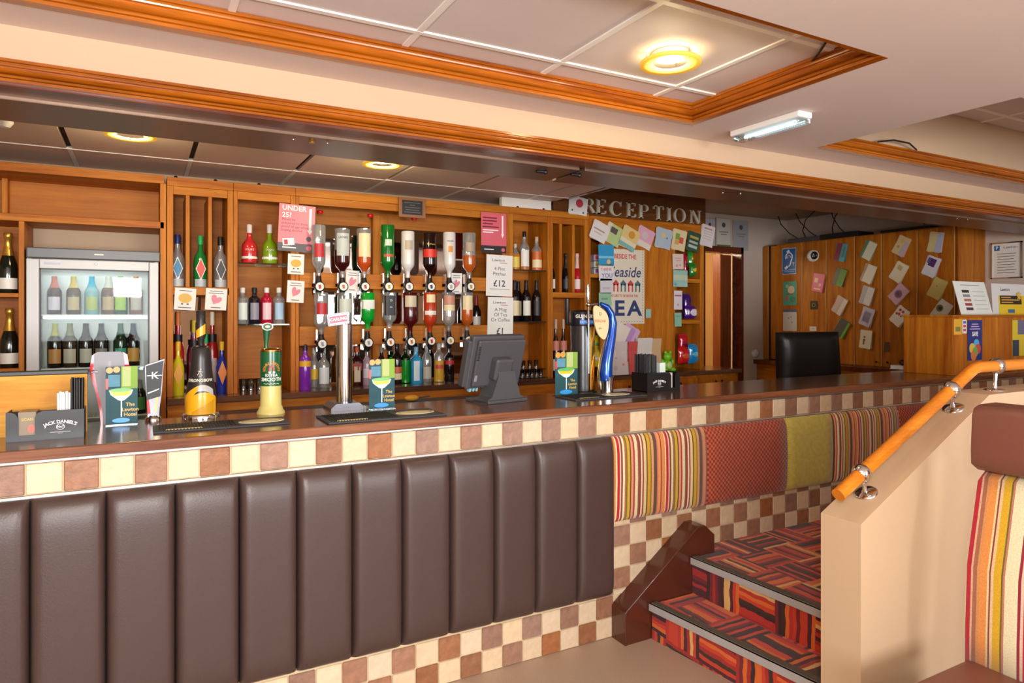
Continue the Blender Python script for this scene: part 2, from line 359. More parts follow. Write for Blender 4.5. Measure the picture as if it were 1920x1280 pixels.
# ================================================================ room shell
def bx(*a, **k): return MB().box(*a, **k)
ZC = 1.112                                    # counter top
struct('floor', bx(-3, 7.6, -6, 0.05, -0.06, 0), floor_m)
struct('floor_bar', bx(-1.8, 7.6, 0.05, 4.6, -0.06, 0.08), floor_m)
struct('floor_landing', MB().prism([(2.705, -0.11), (2.75, -1.05), (7.45, -1.05), (7.45, 0.0), (2.86, 0.0), (2.86, -0.11)], 0.0, 0.34), carpet_m)
struct('wall_left', bx(-3.1, -3, -6, 0.2, 0, 2.7), plaster)
struct('wall_left_bar', bx(-1.9, -1.8, 0.12, 2.4, 0, 2.7), plaster)
struct('wall_back', bx(-1.9, 5.0, 2.26, 2.36, 0, 2.8), plaster)
struct('wall_reception_return', bx(4.95, 5.0, 2.36, 3.2, 0, 2.8), lilac)
wr = MB().box(5.0, 6.03, 3.2, 3.3, 0, 2.8).box(6.66, 7.6, 3.2, 3.3, 0, 2.8).box(6.03, 6.66, 3.2, 3.3, 2.30, 2.8)
struct('wall_reception_back', wr, lilac)
struct('wall_right', bx(7.45, 7.6, -6, 4.6, 0, 2.8), lilac)
struct('wall_back_room', MB().box(5.0, 7.45, 4.4, 4.5, 0, 2.8).box(4.95, 5.0, 3.3, 4.5, 0, 2.8), beige_in)
rear = MB().box(-3, 7.45, -6.1, -6, 0, 0.7).box(-3, 7.45, -6.1, -6, 2.2, 2.7)
for a, b in ((-3, -1.9), (0.7, 2.1), (4.7, 7.45)): rear.box(a, b, -6.1, -6, 0.7, 2.2)
struct('wall_rear', rear, plaster)
for i, (a, b) in enumerate(((-1.9, 0.7), (2.1, 4.7))):
    fr = MB().box(a, b, -6.08, -6.02, 0.7, 0.76).box(a, b, -6.08, -6.02, 2.14, 2.2)
    for q in (a, (a+b)/2-.03, b-.06): fr.box(q, q+.06, -6.08, -6.02, 0.76, 2.14)
    o = struct('window_%d' % (i+1), fr, white); part('pane', bx(a, b, -6.055, -6.05, 0.76, 2.14), gl_pane, o)

# lounge ceiling with two recessed trays
TY0, TY1, TX1, SX0 = -1.155, -0.19, 2.63, 3.53
cl = MB().box(-3, 7.45, -6, TY0, 2.44, 2.6).box(-3, 7.45, TY1, 0.02, 2.44, 2.6).box(TX1, SX0, TY0, TY1, 2.44, 2.6).box(-3, -2.6, TY0, TY1, 2.44, 2.6)
ceil = struct('ceiling', cl, ceilp)
cr = struct('ceiling_tray', MB().box(-2.6, TX1, TY0, TY1, 2.552, 2.6), blackm)
tile_me = bx(-0.292, 0.292, -0.292, 0.292, 0, 0.012, bev=0.002, seg=1).mesh('ceiling_tile')
def ctile(x0, x1, y0, y1, z, parent, m=None):
    o = link('ceiling_tile', tile_me, m or tilec, parent)
    o.location = ((x0+x1)/2, (y0+y1)/2, z); o.scale = ((x1-x0-0.016)/0.584, (y1-y0-0.016)/0.584, 1)
xs = [2.385-0.6*k for k in range(9)]
ylines = [TY0, -0.945, -0.345, TY1]
cells = sorted([-2.6]+xs+[TX1])
for i in range(len(cells)-1):
    for j in range(3): ctile(cells[i], cells[i+1], ylines[j], ylines[j+1], 2.54, cr)
for x in xs: part('ceiling_t_bar', bx(x-.012, x+.012, TY0, TY1, 2.534, 2.552), white, cr)
for y in ylines[1:3]: part('ceiling_t_bar', bx(-2.6, TX1, y-.012, y+.012, 2.5335, 2.552), white, cr)
c2 = [SX0]+[3.95+.6*k for k in range(6)]+[7.45]; Z2 = 2.80
cr2 = struct('ceiling_tray_high', MB().box(SX0-.1, 7.45, TY0-.1, TY1+.1, Z2+.012, Z2+.06).box(SX0-.1, SX0, TY0, TY1, 2.6, Z2+.012).box(SX0-.1, 7.45, TY1, TY1+.1, 2.6, Z2+.012).box(SX0-.1, 7.45, TY0-.1, TY0, 2.6, Z2+.012).box(SX0, 7.45, TY1-.004, TY1, 2.44, Z2+.012), plaster)
for i in range(len(c2)-1):
    for j in range(3): ctile(c2[i], c2[i+1], ylines[j], ylines[j+1], Z2, cr2)
for x in c2[1:-1]: part('ceiling_t_bar', bx(x-.012, x+.012, TY0, TY1, Z2-.006, Z2+.012), white, cr2)
for y in ylines[1:3]: part('ceiling_t_bar', bx(SX0, 7.45, y-.012, y+.012, Z2-.0065, Z2+.012), white, cr2)

# moulded trims: profile (out, up)
def profile(h, d):
    P = [(0, 0), (d, 0), (d, .09*h), (d*.72, .11*h), (d*.72, .15*h)]
    for i in range(5): a = -PI/2+i*PI/4; P.append((d*(.74+.26*math.cos(a)), (.22+.07*math.sin(a))*h))
    P += [(d*.64, .31*h)]
    for i in range(7): a = i/6*PI/2; P.append((d*(.92-.62*math.sin(a)), (.34+.30*(1-math.cos(a)))*h))
    P += [(d*.30, .68*h), (d*.52, .70*h), (d*.56, .75*h), (d*.52, .80*h), (d*.32, .82*h), (d*.32, .86*h), (d*.46, .88*h), (d*.46, h), (0, h)]
    return P
def trim(name, p0, p1, out, h, d, m):
    p0, p1, out = Vector(p0), Vector(p1), Vector(out); mb = MB()
    prof = profile(h, d); n = len(prof)
    vs = [p+out*a+Vector((0, 0, b)) for p in (p0, p1) for a, b in prof]
    fs = [(i, (i+1) % n, n+(i+1) % n, n+i) for i in range(n)]+[tuple(range(n)), tuple(range(n, 2*n))]
    mb.add(vs, fs); return struct(name, mb, m)
trim('trim_1', (-2.6, TY1, 2.438), (TX1, TY1, 2.438), (0, -1, 0), 0.10, 0.040, trimw)
trim('trim_2', (TX1, TY0, 2.4385), (TX1, TY1, 2.4385), (-1, 0, 0), 0.10, 0.040, trimw_y)
trim('trim_3', (-2.6, TY0, 2.441), (TX1, TY0, 2.441), (0, 1, 0), 0.095, 0.02, trimw)
trim('trim_4', (SX0, TY1-.004, 2.437), (7.45, TY1-.004, 2.437), (0, -1, 0), 0.085, 0.036, trimw)
# beam over the bar, its trim and the shutter track
struct('trim_5', bx(-3, 7.45, 0.0, 0.10, 2.25, 2.44), plaster, 'tan plastered beam face above the bar opening', 'beam')
trim('trim_6', (-3, 0.0, 2.252), (7.45, 0.0, 2.252), (0, -1, 0), 0.078, 0.044, trimw)
struct('trim_7', bx(-3, 7.45, -0.026, 0.10, 2.244, 2.252), dkwood)
struct('wall_over_bar', bx(-3, 7.45, 0.10, 0.42, 2.27, 2.8), plaster)
sh = thing('shutter_track', 'brown metal roller shutter housing under the beam over the bar', 'shutter', (2.2, 0.25, 2.20))
part('housing', MB().box(-1.8, 2.18, 0.10, 0.40, 2.232, 2.268, bev=.004), metalg, sh)
part('housing', MB().box(2.21, 7.45, 0.10, 0.40, 2.232, 2.268, bev=.004), metalg, sh)
for px_, py_ in ((432, 236), (483, 242), (550, 261), (614, 268), (680, 268), (722, 274), (1296, 345), (1320, 349), (1355, 361), (1388, 363), (1420, 360), (1442, 363), (1759, 400), (1775, 402), (1794, 409), (1814, 411), (1834, 408), (1848, 409)):
    p = wz(px_, py_, 2.232)
    if 0.11 < p.y < 0.39: part('screw_head', MB().sphere(0.0055, (p.x, p.y, 2.231), seg=8), chrome, sh)
p = wz(585, 264, 2.232); part('lock', MB().lathe([(.012, -.006), (.012, .004), (.004, .004)], 12, Matrix.Translation((p.x, min(p.y, .37), 2.230))), gold, sh)
for q in (1016, 1080):
    p = wz(q, 318 if q == 1016 else 324, 2.232); part('locking_pin', MB().tube([(p.x-.03, p.y, 2.222), (p.x+.02, p.y, 2.222)], .008, 8).sphere(.012, (p.x+.02, p.y, 2.222), seg=8), black, sh)

# ceiling over the bar: panels between dark reveals
bc = struct('ceiling_bar', bx(-1.8, 3.2, 0.42, 2.3, 2.45, 2.6), mat('dark_ceiling_gap', '2c1d16', .8, noise=.1))
pan = mat('bar_ceiling_panel', 'd8c4b8', 0.5, noise=0.03, nscale=3, rand=0.02)
bxs = [-1.8, -1.21, -0.605, -0.017, 0.575, 1.165, 1.755, 2.35, 2.95, 3.2]
rows_ = [0.42, 1.10, 1.745, 2.26]
for i in range(len(bxs)-1):
    for j in range(3):
        a, b = bxs[i], bxs[i+1]
        part('ceiling_panel', bx(a+.014, b-.014, rows_[j]+.002, rows_[j+1]-.002, 2.432, 2.452), pan, bc)
for y in rows_[1:3]: part('ceiling_t_bar', bx(-1.8, 3.2, y-.006, y+.006, 2.428, 2.44), white, bc)
for x in bxs[1:-1]:
    part('ceiling_t_bar', bx(x-.012, x+.012, 1.75, 2.26, 2.430, 2.448), white, bc)
struct('trim_8', bx(2.72, 3.16, 1.93, 1.97, 2.357, 2.43), white, 'short white fascia board on top of the shelving', 'fascia')
struct('trim_9', bx(3.2, 3.24, 0.42, 2.3, 2.432, 2.8), dkwood)
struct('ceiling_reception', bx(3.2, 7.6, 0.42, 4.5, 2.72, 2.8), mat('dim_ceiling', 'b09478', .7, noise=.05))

# ================================================================ bar front with tiles
bw = struct('wall_bar_front', bx(-1.8, 7.0, 0.0, 0.10, 0, 1.068), grout)
tme = {0: bx(-.5, .5, -.5, .5, -.5, .5).mesh('tile_cream'), 1: bx(-.5, .5, -.5, .5, -.5, .5).mesh('tile_brown')}
_t = MB().box(-.048, .048, -.004, .004, -.048, .048, bev=.0025, seg=1)
tme = {}
for k_, m_ in ((0, cream_t), (1, brown_t)):
    tme[k_] = _t.mesh('tile'); tme[k_].materials.append(m_)
def tile(ix, z0, z1, brown):
    o = link('tile', tme[brown], None, bw)
    o.location = (0.1*ix+0.05+0.002, -0.003, (z0+z1)/2); o.scale = (1, 1, (z1-z0-0.004)/0.096)
    o.rotation_euler = (0, random.choice((0, PI)), 0)
for ix in range(-6, 66): tile(ix, 0.966, 1.066, ix % 2)
for ix in range(4, 29):
    if ix <= 22: tile(ix, 0.0, 0.095, ix % 2); tile(ix, 0.095, 0.195, 1-ix % 2)
for ix in range(22, 56):
    tile(ix, 0.5235, 0.624, ix % 2 if False else 1-ix % 2); tile(ix, 0.4225, 0.5225, ix % 2); tile(ix, 0.3215, 0.4215, 1-ix % 2)
    if ix < 29: tile(ix, 0.2205, 0.3205, ix % 2); tile(ix, 0.195, 0.2195, 1-ix % 2)
# metal strips
struct('trim_10', MB().box(-1.8, 7.0, -0.016, 0.0, 1.066, 1.077, bev=.003), alu, 'thin metal strip under the bar counter edge', 'trim')
struct('trim_11', MB().box(-1.8, 7.0, -0.016, 0.0, 0.955, 0.966, bev=.003), alu, 'thin metal strip above the leather wall panels', 'trim')
ct = thing('bar_counter', 'long dark polished wooden bar counter top', 'counter', (2.6, 0.24, 1.077))
part('counter_top', MB().box(-1.8, 6.9, -0.018, 0.50, 1.077, ZC, bev=.004), counter_m, ct)
part('front_edge', MB().box(-1.8, 6.9, -0.022, -0.0185, 1.0775, ZC-.002, bev=.0015, seg=1), counter_e, ct)
struct('wall_bar_inner', MB().box(-1.8, 6.9, 0.44, 0.47, 0.08, 1.077), oak_h)

# ================================================================ padded wall panels
def pillow(x0, x1, z0, z1, y, d, px=10, pzt=9, pzb=14, nx=14, nz=22):
    mb = MB(); vs = []; fs = []
    us = [-math.cos(PI*i/nx) for i in range(nx+1)]; vv = [-math.cos(PI*j/nz) for j in range(nz+1)]
    for v in vv:
        for u in us:
            q = pzt if v > 0 else pzb
            k = (max(0, 1-abs(u)**px))**(1/2.2)*(max(0, 1-abs(v)**q))**(1/2.2)
            vs.append(((x0+x1)/2+u*(x1-x0)/2, y-d*k, (z0+z1)/2+v*(z1-z0)/2))
    n = nx+1
    for j in range(nz):
        for i in range(nx): fs.append((j*n+i, j*n+i+1, (j+1)*n+i+1, (j+1)*n+i))
    mb.add(vs, fs, True)
    vb = [(x0, y+.001, z0), (x1, y+.001, z0), (x1, y+.001, z1), (x0, y+.001, z1)]
    mb.add(vb, [(0, 3, 2, 1)]); return mb
lp = thing('leather_wall_panel', 'brown leather padded wall panel with vertical channels on the bar front', 'wall panel', (1.0, -0.03, 0.2))
seams = [-1.213, -1.008, -0.803, -0.598, -0.393, -0.188] + [0.017, 0.222, 0.425, 0.629, 0.828, 1.034, 1.234, 1.440, 1.644, 1.850, 2.070, 2.278]
part('backing_board', bx(-1.3, 2.27, -0.012, -0.008, 0.22, 0.95), dark_gap, lp)
for a, b in zip(seams[:-1], seams[1:]):
    part('leather_channel', pillow(a+.001, b-.001, 0.212, 0.957, -0.013, 0.050), leather, lp)
UB = 0.55
def upan(label, x0, x1, m, d=0.045):
    t = thing('upholstered_panel', label, 'wall panel', ((x0+x1)/2, -0.02, UB))
    mb = MB(); prof = []
    for i in range(9): a = i/8*PI/2; prof.append((-d+ .05*(1-math.sin(a))*.9, 0.958-.065*(1-math.cos(a))*0 - .07*(1-math.sin(a))*0 - (.07*(math.cos(a))*0)))
    P = [(-0.009, 0.958), (-0.018, 0.956), (-0.03, 0.945), (-0.040, 0.92), (-d, 0.88), (-d-.004, 0.75), (-d, 0.62), (-0.040, 0.575), (-0.030, UB+.006), (-0.018, UB), (-0.009, UB)]
    n = len(P); xs_ = [x0+.002, x0+.008]+[x0+(x1-x0)*k/6 for k in range(1, 6)]+[x1-.008, x1-.002]; vs = []; fs = []
    for j, x in enumerate(xs_):
        e = .72 if j in (0, len(xs_)-1) else 1.0
        for y, z in P: vs.append((x, -0.009+(y+0.009)*e, z))
    for j in range(len(xs_)-1):
        for i in range(n-1): fs.append((j*n+i, (j+1)*n+i, (j+1)*n+i+1, j*n+i+1))
    mb.add(vs, fs, True); mb.add(vs[:n], [tuple(range(n))]); mb.add(vs[-n:], [tuple(range(n))[::-1]])
    part('padded_cover', mb, m, t)
upan('striped upholstered wall panel beside the brown leather channels', 2.28, 2.872, stripe_x)
upan('red woven upholstered wall panel between striped and olive panels', 2.872, 3.478, weave_red)
upan('plain olive green upholstered wall panel beside red weave', 3.478, 3.865, olive)
upan('striped upholstered wall panel behind the wooden handrail', 3.865, 4.51, stripe_x)
upan('red woven upholstered wall panel at the far end behind handrail', 4.51, 5.3, weave_red)

# ================================================================ steps and stringer
st = thing('carpeted_steps', 'red and orange striped carpet steps with grey metal nosings', 'steps', (2.7, -0.5, 0))
sk = 0.1
part('step', MB().prism([(2.445, -0.115), (2.54, -1.05), (2.745, -1.05), (2.70, -0.115)], 0.0, 0.166), carpet_m, st)
for (xa, xb, z) in ((2.431, 2.526, 0.17), (2.693, 2.74, 0.343)):
    def nz_(o0, o1, za, zb): return MB().prism([(xa+o0, -0.116), (xb+o0, -1.049), (xb+o1, -1.049), (xa+o1, -0.116)], za, zb)
    n_ = part('nosing', nz_(-.004, .045, z-.006, z+.002), nosing_m, st)
    part('nosing_lip', nz_(-.006, .006, z-.030, z+.002), nosing_m, n_)
    part('grip_insert', nz_(.008, .044, z+.0015, z+.004), nosing_d, n_)
sg = thing('stair_stringer', 'dark brown painted wooden stair stringer against the tiled bar', 'stringer', (2.55, -0.055, 0))
part('board', MB().prism([(2.29, 0), (2.29, 0.155), (2.745, 0.485), (2.79, 0.485), (2.855, 0.43), (2.855, 0)], 0.006, 0.108, FR((0, 0, 0))), brownp, sg)
part('edge_bead', MB().tube([(2.294, -.108, 0.0), (2.294, -.108, .153), (2.745, -.108, .481), (2.79, -.108, .481)], .004, 6), brownp, sg)

# ================================================================ half wall, handrail, bench
HWY0, HWY1 = -1.20, -1.05
struct('wall_half', MB().prism([(2.41, 0), (2.41, 0.842), (3.20, 1.226), (7.45, 1.226), (7.45, 0)], 1.05, 1.20, FR((0, 0, 0))), mat('cream_wall_paint', 'cbae8c', .6, noise=.03, nscale=4, bump=.04, bscale=20), 'cream painted half wall with sloped top beside the steps', 'wall')
hr = thing('handrail', 'honey coloured wooden handrail on chrome brackets along the half wall', 'handrail', (2.9, -1.125, 0.85))
ra = [Vector((2.399, -1.125, 0.923)), Vector((3.215, -1.125, 1.312)), Vector((3.26, -1.125, 1.325)), Vector((4.6, -1.125, 1.325))]
part('rail', MB().tube([ra[0], ra[1]-(ra[1]-ra[0]).normalized()*.015, ra[1]+Vector((.012, 0, .006)), ra[2], ra[3]], 0.0235, 20), railw, hr)
sd = (ra[1]-ra[0]).normalized()
for (cx, cz, bxx, bz, dirv) in ((2.524, 0.982, 2.549, 0.912, sd), (3.076, 1.245, 3.09, 1.172, sd), (3.405, 1.325, 3.392, 1.226, Vector((1, 0, 0)))):
    c_ = Vector((cx, -1.125, cz)); nrm = Vector((-sd.z, 0, sd.x)) if dirv is sd else Vector((0, 0, 1))
    k_ = part('bracket', MB().tube([c_-dirv*.020, c_-dirv*.014, c_, c_+dirv*.014, c_+dirv*.020], [.026, .031, .034, .031, .026], 18), chrome, hr)
    b_ = Vector((bxx, -1.125, bz))
    part('bracket_post', MB().tube([b_, b_+(c_-b_)*.3, c_-(c_-b_).normalized()*.02], [.012, .007, .009], 10), chrome, k_)
    q = nrm.to_track_quat('Z', 'Y').to_matrix().to_4x4()
    part('base_plate', MB().lathe([(.040, -.002), (.040, .002), (.034, .006), (.012, .009)], 24, Matrix.Translation(b_) @ q), chrome, k_)
bn = thing('booth_bench', 'booth bench with striped back cushion and brown leather headrest', 'bench', (3.0, -2.0, 0))
BY1, BY0 = -1.39, -3.3
def ext_y(prof, y0, y1, e=.012):
    mb = MB(); n = len(prof); ys = [y1, y1-e]+[y1-e-(y1-y0-e)*k/10 for k in range(1, 11)]; vs = []; fs = []
    cx = sum(p[0] for p in prof)/n; cz = sum(p[1] for p in prof)/n
    for j, y in enumerate(ys):
        k = .93 if j == 0 else 1
        for x, z in prof: vs.append((cx+(x-cx)*k, y, cz+(z-cz)*k))
    for j in range(len(ys)-1):
        for i in range(n): a, b = j*n+i, j*n+(i+1) % n; fs.append((a, b, b+n, a+n))
    mb.add(vs, fs, True); mb.add(vs[:n], [tuple(range(n))[::-1]]); mb.add(vs[-n:], [tuple(range(n))]); return mb
P0 = wy(1807, 1235, BY1); P1 = wy(1833, 880, BY1); P2 = wy(1822, 880, BY1); P3 = wy(1840, 756, BY1)
bk = [(P0.x, P0.z-.05), (P0.x+.002, P0.z+.1), (P0.x+.012, (P0.z+P1.z)/2), (P1.x-.02, P1.z-.10), (P1.x, P1.z-.02), (P1.x+.03, P1.z), (P1.x+.13, P1.z), (P0.x+.14, P0.z-.05)]
part('back_cushion', ext_y(bk, BY0, BY1), stripe_y, bn)
hd = [(P2.x, P2.z+.012), (P2.x-.002, P2.z+.06), (P2.x+.006, P3.z-.03), (P2.x+.018, P3.z-.008), (P2.x+.04, P3.z), (P2.x+.13, P3.z), (P2.x+.15, P3.z-.03), (P2.x+.15, P2.z), (P2.x+.02, P2.z)]
part('headrest', ext_y(hd, BY0, BY1+.004), leather_red, bn)
sz = P0.z
part('seat', MB().box(P0.x-.48, P0.x+.02, BY0, BY1, sz-.10, sz+.005, bev=.025, seg=3), leather_red, bn)
part('plinth', MB().box(P0.x-.42, P0.x+.14, BY0, BY1-.01, 0, sz-.10), brownp, bn)

# ================================================================ back bar
YB, YP = 1.90, 2.20                      # shelf front, back panel
ZB = 1.045                               # back counter
def rY(x0, y0, x1, y1, Y):
    xm, ym = (x0+x1)/2, (y0+y1)/2
    a, b = wy(x0, ym, Y), wy(x1, ym, Y); c, d = wy(xm, y0, Y), wy(xm, y1, Y)
    return a.x, b.x, d.z, c.z
def board(root, name, x0, x1, z0, z1, y0=YB, y1=YP, m=None): return part(name, MB().box(x0, x1, y0, y1, z0, z1, bev=.002, seg=1), m or oak, root)

# --- fridge housing on the left
u = thing('fridge_cabinet', 'oak cabinet housing the glass door fridge and champagne shelves', 'cabinet', (0, 2.05, 0.08))
board(u, 'top_board', -1.2, 0.442, 2.312, 2.36, YB, 2.24, oak_h)
board(u, 'shelf', -1.2, 0.442, 2.045, 2.085, YB, 2.24, oak_h)
board(u, 'side_panel', 0.42, 0.452, 0.08, 2.312, YB, 2.24)
board(u, 'divider', -0.262, -0.236, 0.08, 2.045, YB, 2.24)
board(u, 'back_panel', -1.2, 0.42, 2.085, 2.312, 2.22, 2.235, oak_back)
board(u, 'back_panel', -1.2, -0.262, 0.08, 2.045, 2.22, 2.235, oak_back)
board(u, 'back_panel', -0.236, 0.42, 1.3, 2.045, 2.60, 2.61, oak_back) if False else None
for z in (1.653, 1.245): board(u, 'shelf', -1.2, -0.262, z-.022, z, YB, 2.22, oak_h)
board(u, 'side_panel', -0.372, -0.345, 2.085, 2.312, YB+.25, 2.22)

# --- fridge
fx0, fx1 = -0.226, 0.412
fg = thing('bottle_fridge', 'silver framed glass door bottle fridge with lit shelves of drinks', 'fridge', (0.09, 1.95, 0.08))
FY = 1.885
part('cabinet_body', MB().box(fx0, fx1, FY+.03, 2.215, .10, .14).box(fx0, fx1, 2.195, 2.215, .14, 1.90).box(fx0, fx0+.02, FY+.03, 2.195, .14, 1.90).box(fx1-.02, fx1, FY+.03, 2.195, .14, 1.90).box(fx0, fx1, FY+.03, 2.195, 1.85, 1.90), whitep, fg)
part('header', MB().box(fx0, fx1+.008, FY-.01, FY+.06, 1.846, 1.905, bev=.006), mat('grey_header', '5a5a5c', .35, noise=.1), fg)
part('header_badge', bx(.09, .135, FY-.0125, FY-.010, 1.872, 1.879), white, fg)
gx0, gx1 = -0.166, 0.362; dz0, dz1 = 0.55, 1.79
door = part('door', MB().box(fx0, gx0, FY-.008, FY+.028, .40, 1.842, bev=.004).box(gx1, fx1, FY-.008, FY+.028, .40, 1.842, bev=.004).box(gx0, gx1, FY-.008, FY+.028, dz1, 1.842, bev=.003).box(gx0, gx1, FY-.008, FY+.028, .40, dz0, bev=.003), mat('silver_door', 'b4b2b0', .4, .15, noise=.03), fg)
part('pane', bx(gx0, gx1, FY+.004, FY+.008, dz0, dz1), gl_fridge, door)
part('gasket', MB().box(gx0, gx0+.006, FY-.009, FY, dz0, dz1).box(gx1-.006, gx1, FY-.009, FY, dz0, dz1).box(gx0, gx1, FY-.009, FY, dz1-.006, dz1), black, door)
part('maker_plate', bx(-.145, -.07, FY-.0095, FY-.007, 1.812, 1.824), mat('plate', '6b6b6f', .3, .5), door)
part('lock', MB().lathe([(.007, 0), (.007, .006), (.004, .008)], 12, FR((.098, FY-.008, 1.822))), chrome, door)
part('light_tube', MB().tube([(-.13, FY+.06, 1.80), (.33, FY+.06, 1.80)], .012, 8), emit('fridge_tube', 'f6fbff', 5.0), fg)
FS = [1.537, 1.236, 0.95]
for z in FS:
    wsh = MB().tube([(fx0+.022, FY+.05, z-.004), (fx1-.022, FY+.05, z-.004)], .005, 6).tube([(fx0+.022, FY+.05, z-.022), (fx1-.022, FY+.05, z-.022)], .003, 6)
    for k in range(22): x = fx0+.03+k*(fx1-fx0-.06)/21; wsh.tube([(x, FY+.05, z-.003), (x, 2.19, z-.003)], .002, 5)
    part('wire_shelf', wsh, whitep, fg)
    part('price_strip', bx(fx0+.05, fx1-.05, FY+.042, FY+.044, z-.026, z-.006), glass('strip_%d' % int(z*100), 'e8eef0', 1.0), fg)

# --- shelving bays; each bay a unit of its own
def bay(label, x0, x1, z0, z1, back=None, left=0.034, right=0.034, rail=True, top=2.355):
    r = thing('shelf_unit', label, 'shelving', ((x0+x1)/2, 2.05, ZB))
    board(r, 'side_panel', x0, x0+left, z0, z1); board(r, 'side_panel', x1-right, x1, z0, z1)
    if rail:
        board(r, 'top_board', x0, x1, 2.304, top, YB-.004, YP+.03, oak_h); board(r, 'top_rail', x0+left, x1-right, 2.255, 2.304, YB+.004, YB+.03, oak_light if False else oak_h)
    if back is not None: board(r, 'back_panel', x0+left, x1-right, ZB, 2.304, YP, YP+.012, back)
    return r
zt = 2.304
A = bay('oak slotted shelf unit with three tall bottle slots beside the fridge', 0.456, 0.823, ZB, zt, oak_back)
board(A, 'shelf', 0.49, 0.80, 1.655, 1.703, YB, YP, oak_h)
for px_ in (352, 394):
    q = wy(px_, 450, YB).x; board(A, 'divider', q-.011, q+.011, 1.703, 2.255, YB+.004, YP)
part('mirror', bx(0.50, 0.66, YP-.006, YP-.001, 1.06, 1.65), mirror_m, A)
B = bay('oak shelf unit with two glass shelves of flavoured spirits', 0.824, 1.196, ZB, zt, oak_back, left=.024, right=.03)
gsz = [wy(490, 494, 1.98).z, wy(490, 607, 1.98).z]
for z in gsz: part('glass_shelf', bx(.85, 1.165, YB+.02, YP-.002, z-.008, z), gl_shelf, B)
C = bay('wide oak optics unit with two rows of upside down bottles', 1.197, 2.768, ZB, zt, oak_back, left=.022, right=.06)
R1 = (1.711, 1.811); R2 = (1.335, 1.460)
for a, b in (R1, R2): board(C, 'optic_rail', 1.219, 2.708, a, b, YB-.012, YB+.012, oak_h)
xm_ = wy(708, 450, YP).x
board(C, 'divider', xm_-.05, xm_+.06, ZB, 2.255, YP-.05, YP)
for (xa, xb) in ((wy(592, 450, YP).x, xm_-.06), (xm_+.075, wy(880, 450, YP).x)):
    for (za, zb) in ((1.82, 2.17), (1.47, 1.70), (1.06, 1.33)): part('mirror', bx(xa, xb, YP-.006, YP-.001, za, zb), mirror_m, C)
for (px_, py_) in ((600, 402), (694, 409), (776, 415)):
    q = wy(px_, py_, 2.06); part('red_spotlight', MB().lathe([(.016, -.014), (.022, -.004), (.022, .008), (.008, .012)], 12, Matrix.Translation((q.x, q.y, 2.235))), glossy('d01820'), C)
D = bay('oak shelf unit with whisky above red wine on glass shelves', 2.769, 3.135, ZB, zt, oak_back, left=.032, right=.025)
dz_ = [wy(995, 507, 1.98).z, wy(995, 602, 1.98).z]
for z in dz_: part('glass_shelf', bx(2.80, 3.11, YB+.02, YP-.002, z-.008, z), mat('dark_glass_shelf', '2c2a26', .1, noise=.02), D)
Ew = bay('oak slotted wine unit beside the reception panel', 3.136, 3.50, ZB, zt, oak_back, left=.023, right=.04)
board(Ew, 'shelf', 3.159, 3.46, 1.671, 1.714, YB, YP, oak_h)
for px_ in (1052, 1076): q = wy(px_, 470, YB).x; board(Ew, 'divider', q-.012, q+.012, 1.714, 2.255, YB+.004, YP)
# reception display
Fu = thing('reception_display', 'oak reception display panel with snack shelves and poster', 'shelving', (4.1, 2.05, ZB))
xr0, xr1 = 3.501, 4.759
board(Fu, 'side_panel', 3.501, 3.52, ZB, 2.34); board(Fu, 'side_panel', 4.714, 4.759, ZB, 2.34)
xpl = wy(1126, 540, YB).x; xpr = wy(1266, 540, YB).x
board(Fu, 'display_panel', xpl, xpr, ZB, 2.198, YB, YB+.02)
board(Fu, 'top_rail', 3.52, 4.714, 2.20, 2.34, YB, YB+.02, oak_h)
board(Fu, 'back_panel', 3.52, 4.714, ZB, 2.34, YP, YP+.012, oak_back)
LZ = [wy(1115, 512, YB).z, wy(1115, 527, YB).z]
lsh = [wy(1113, 514, 1.95).z, wy(1113, 608, 1.95).z]
for z in lsh: board(Fu, 'shelf', 3.52, xpl, z-.03, z, YB+.005, YP, oak_h)
rsh = [1.855, 1.492]
for z in rsh: board(Fu, 'shelf', xpr, 4.714, z-.035, z, YB+.005, YP, oak_h)
sb = thing('reception_sign', 'dark wooden sign board with silver RECEPTION letters', 'sign', (4.0, 1.9, 2.34))
part('board', bx(3.17, 4.78, YB+.002, YB+.022, 2.341, 2.62), wood('sign_wood', '4a2810', '6e4018', 'x'), sb)
silver = mat('silver_letters', 'd2ccb8', .35, .15, noise=.08)
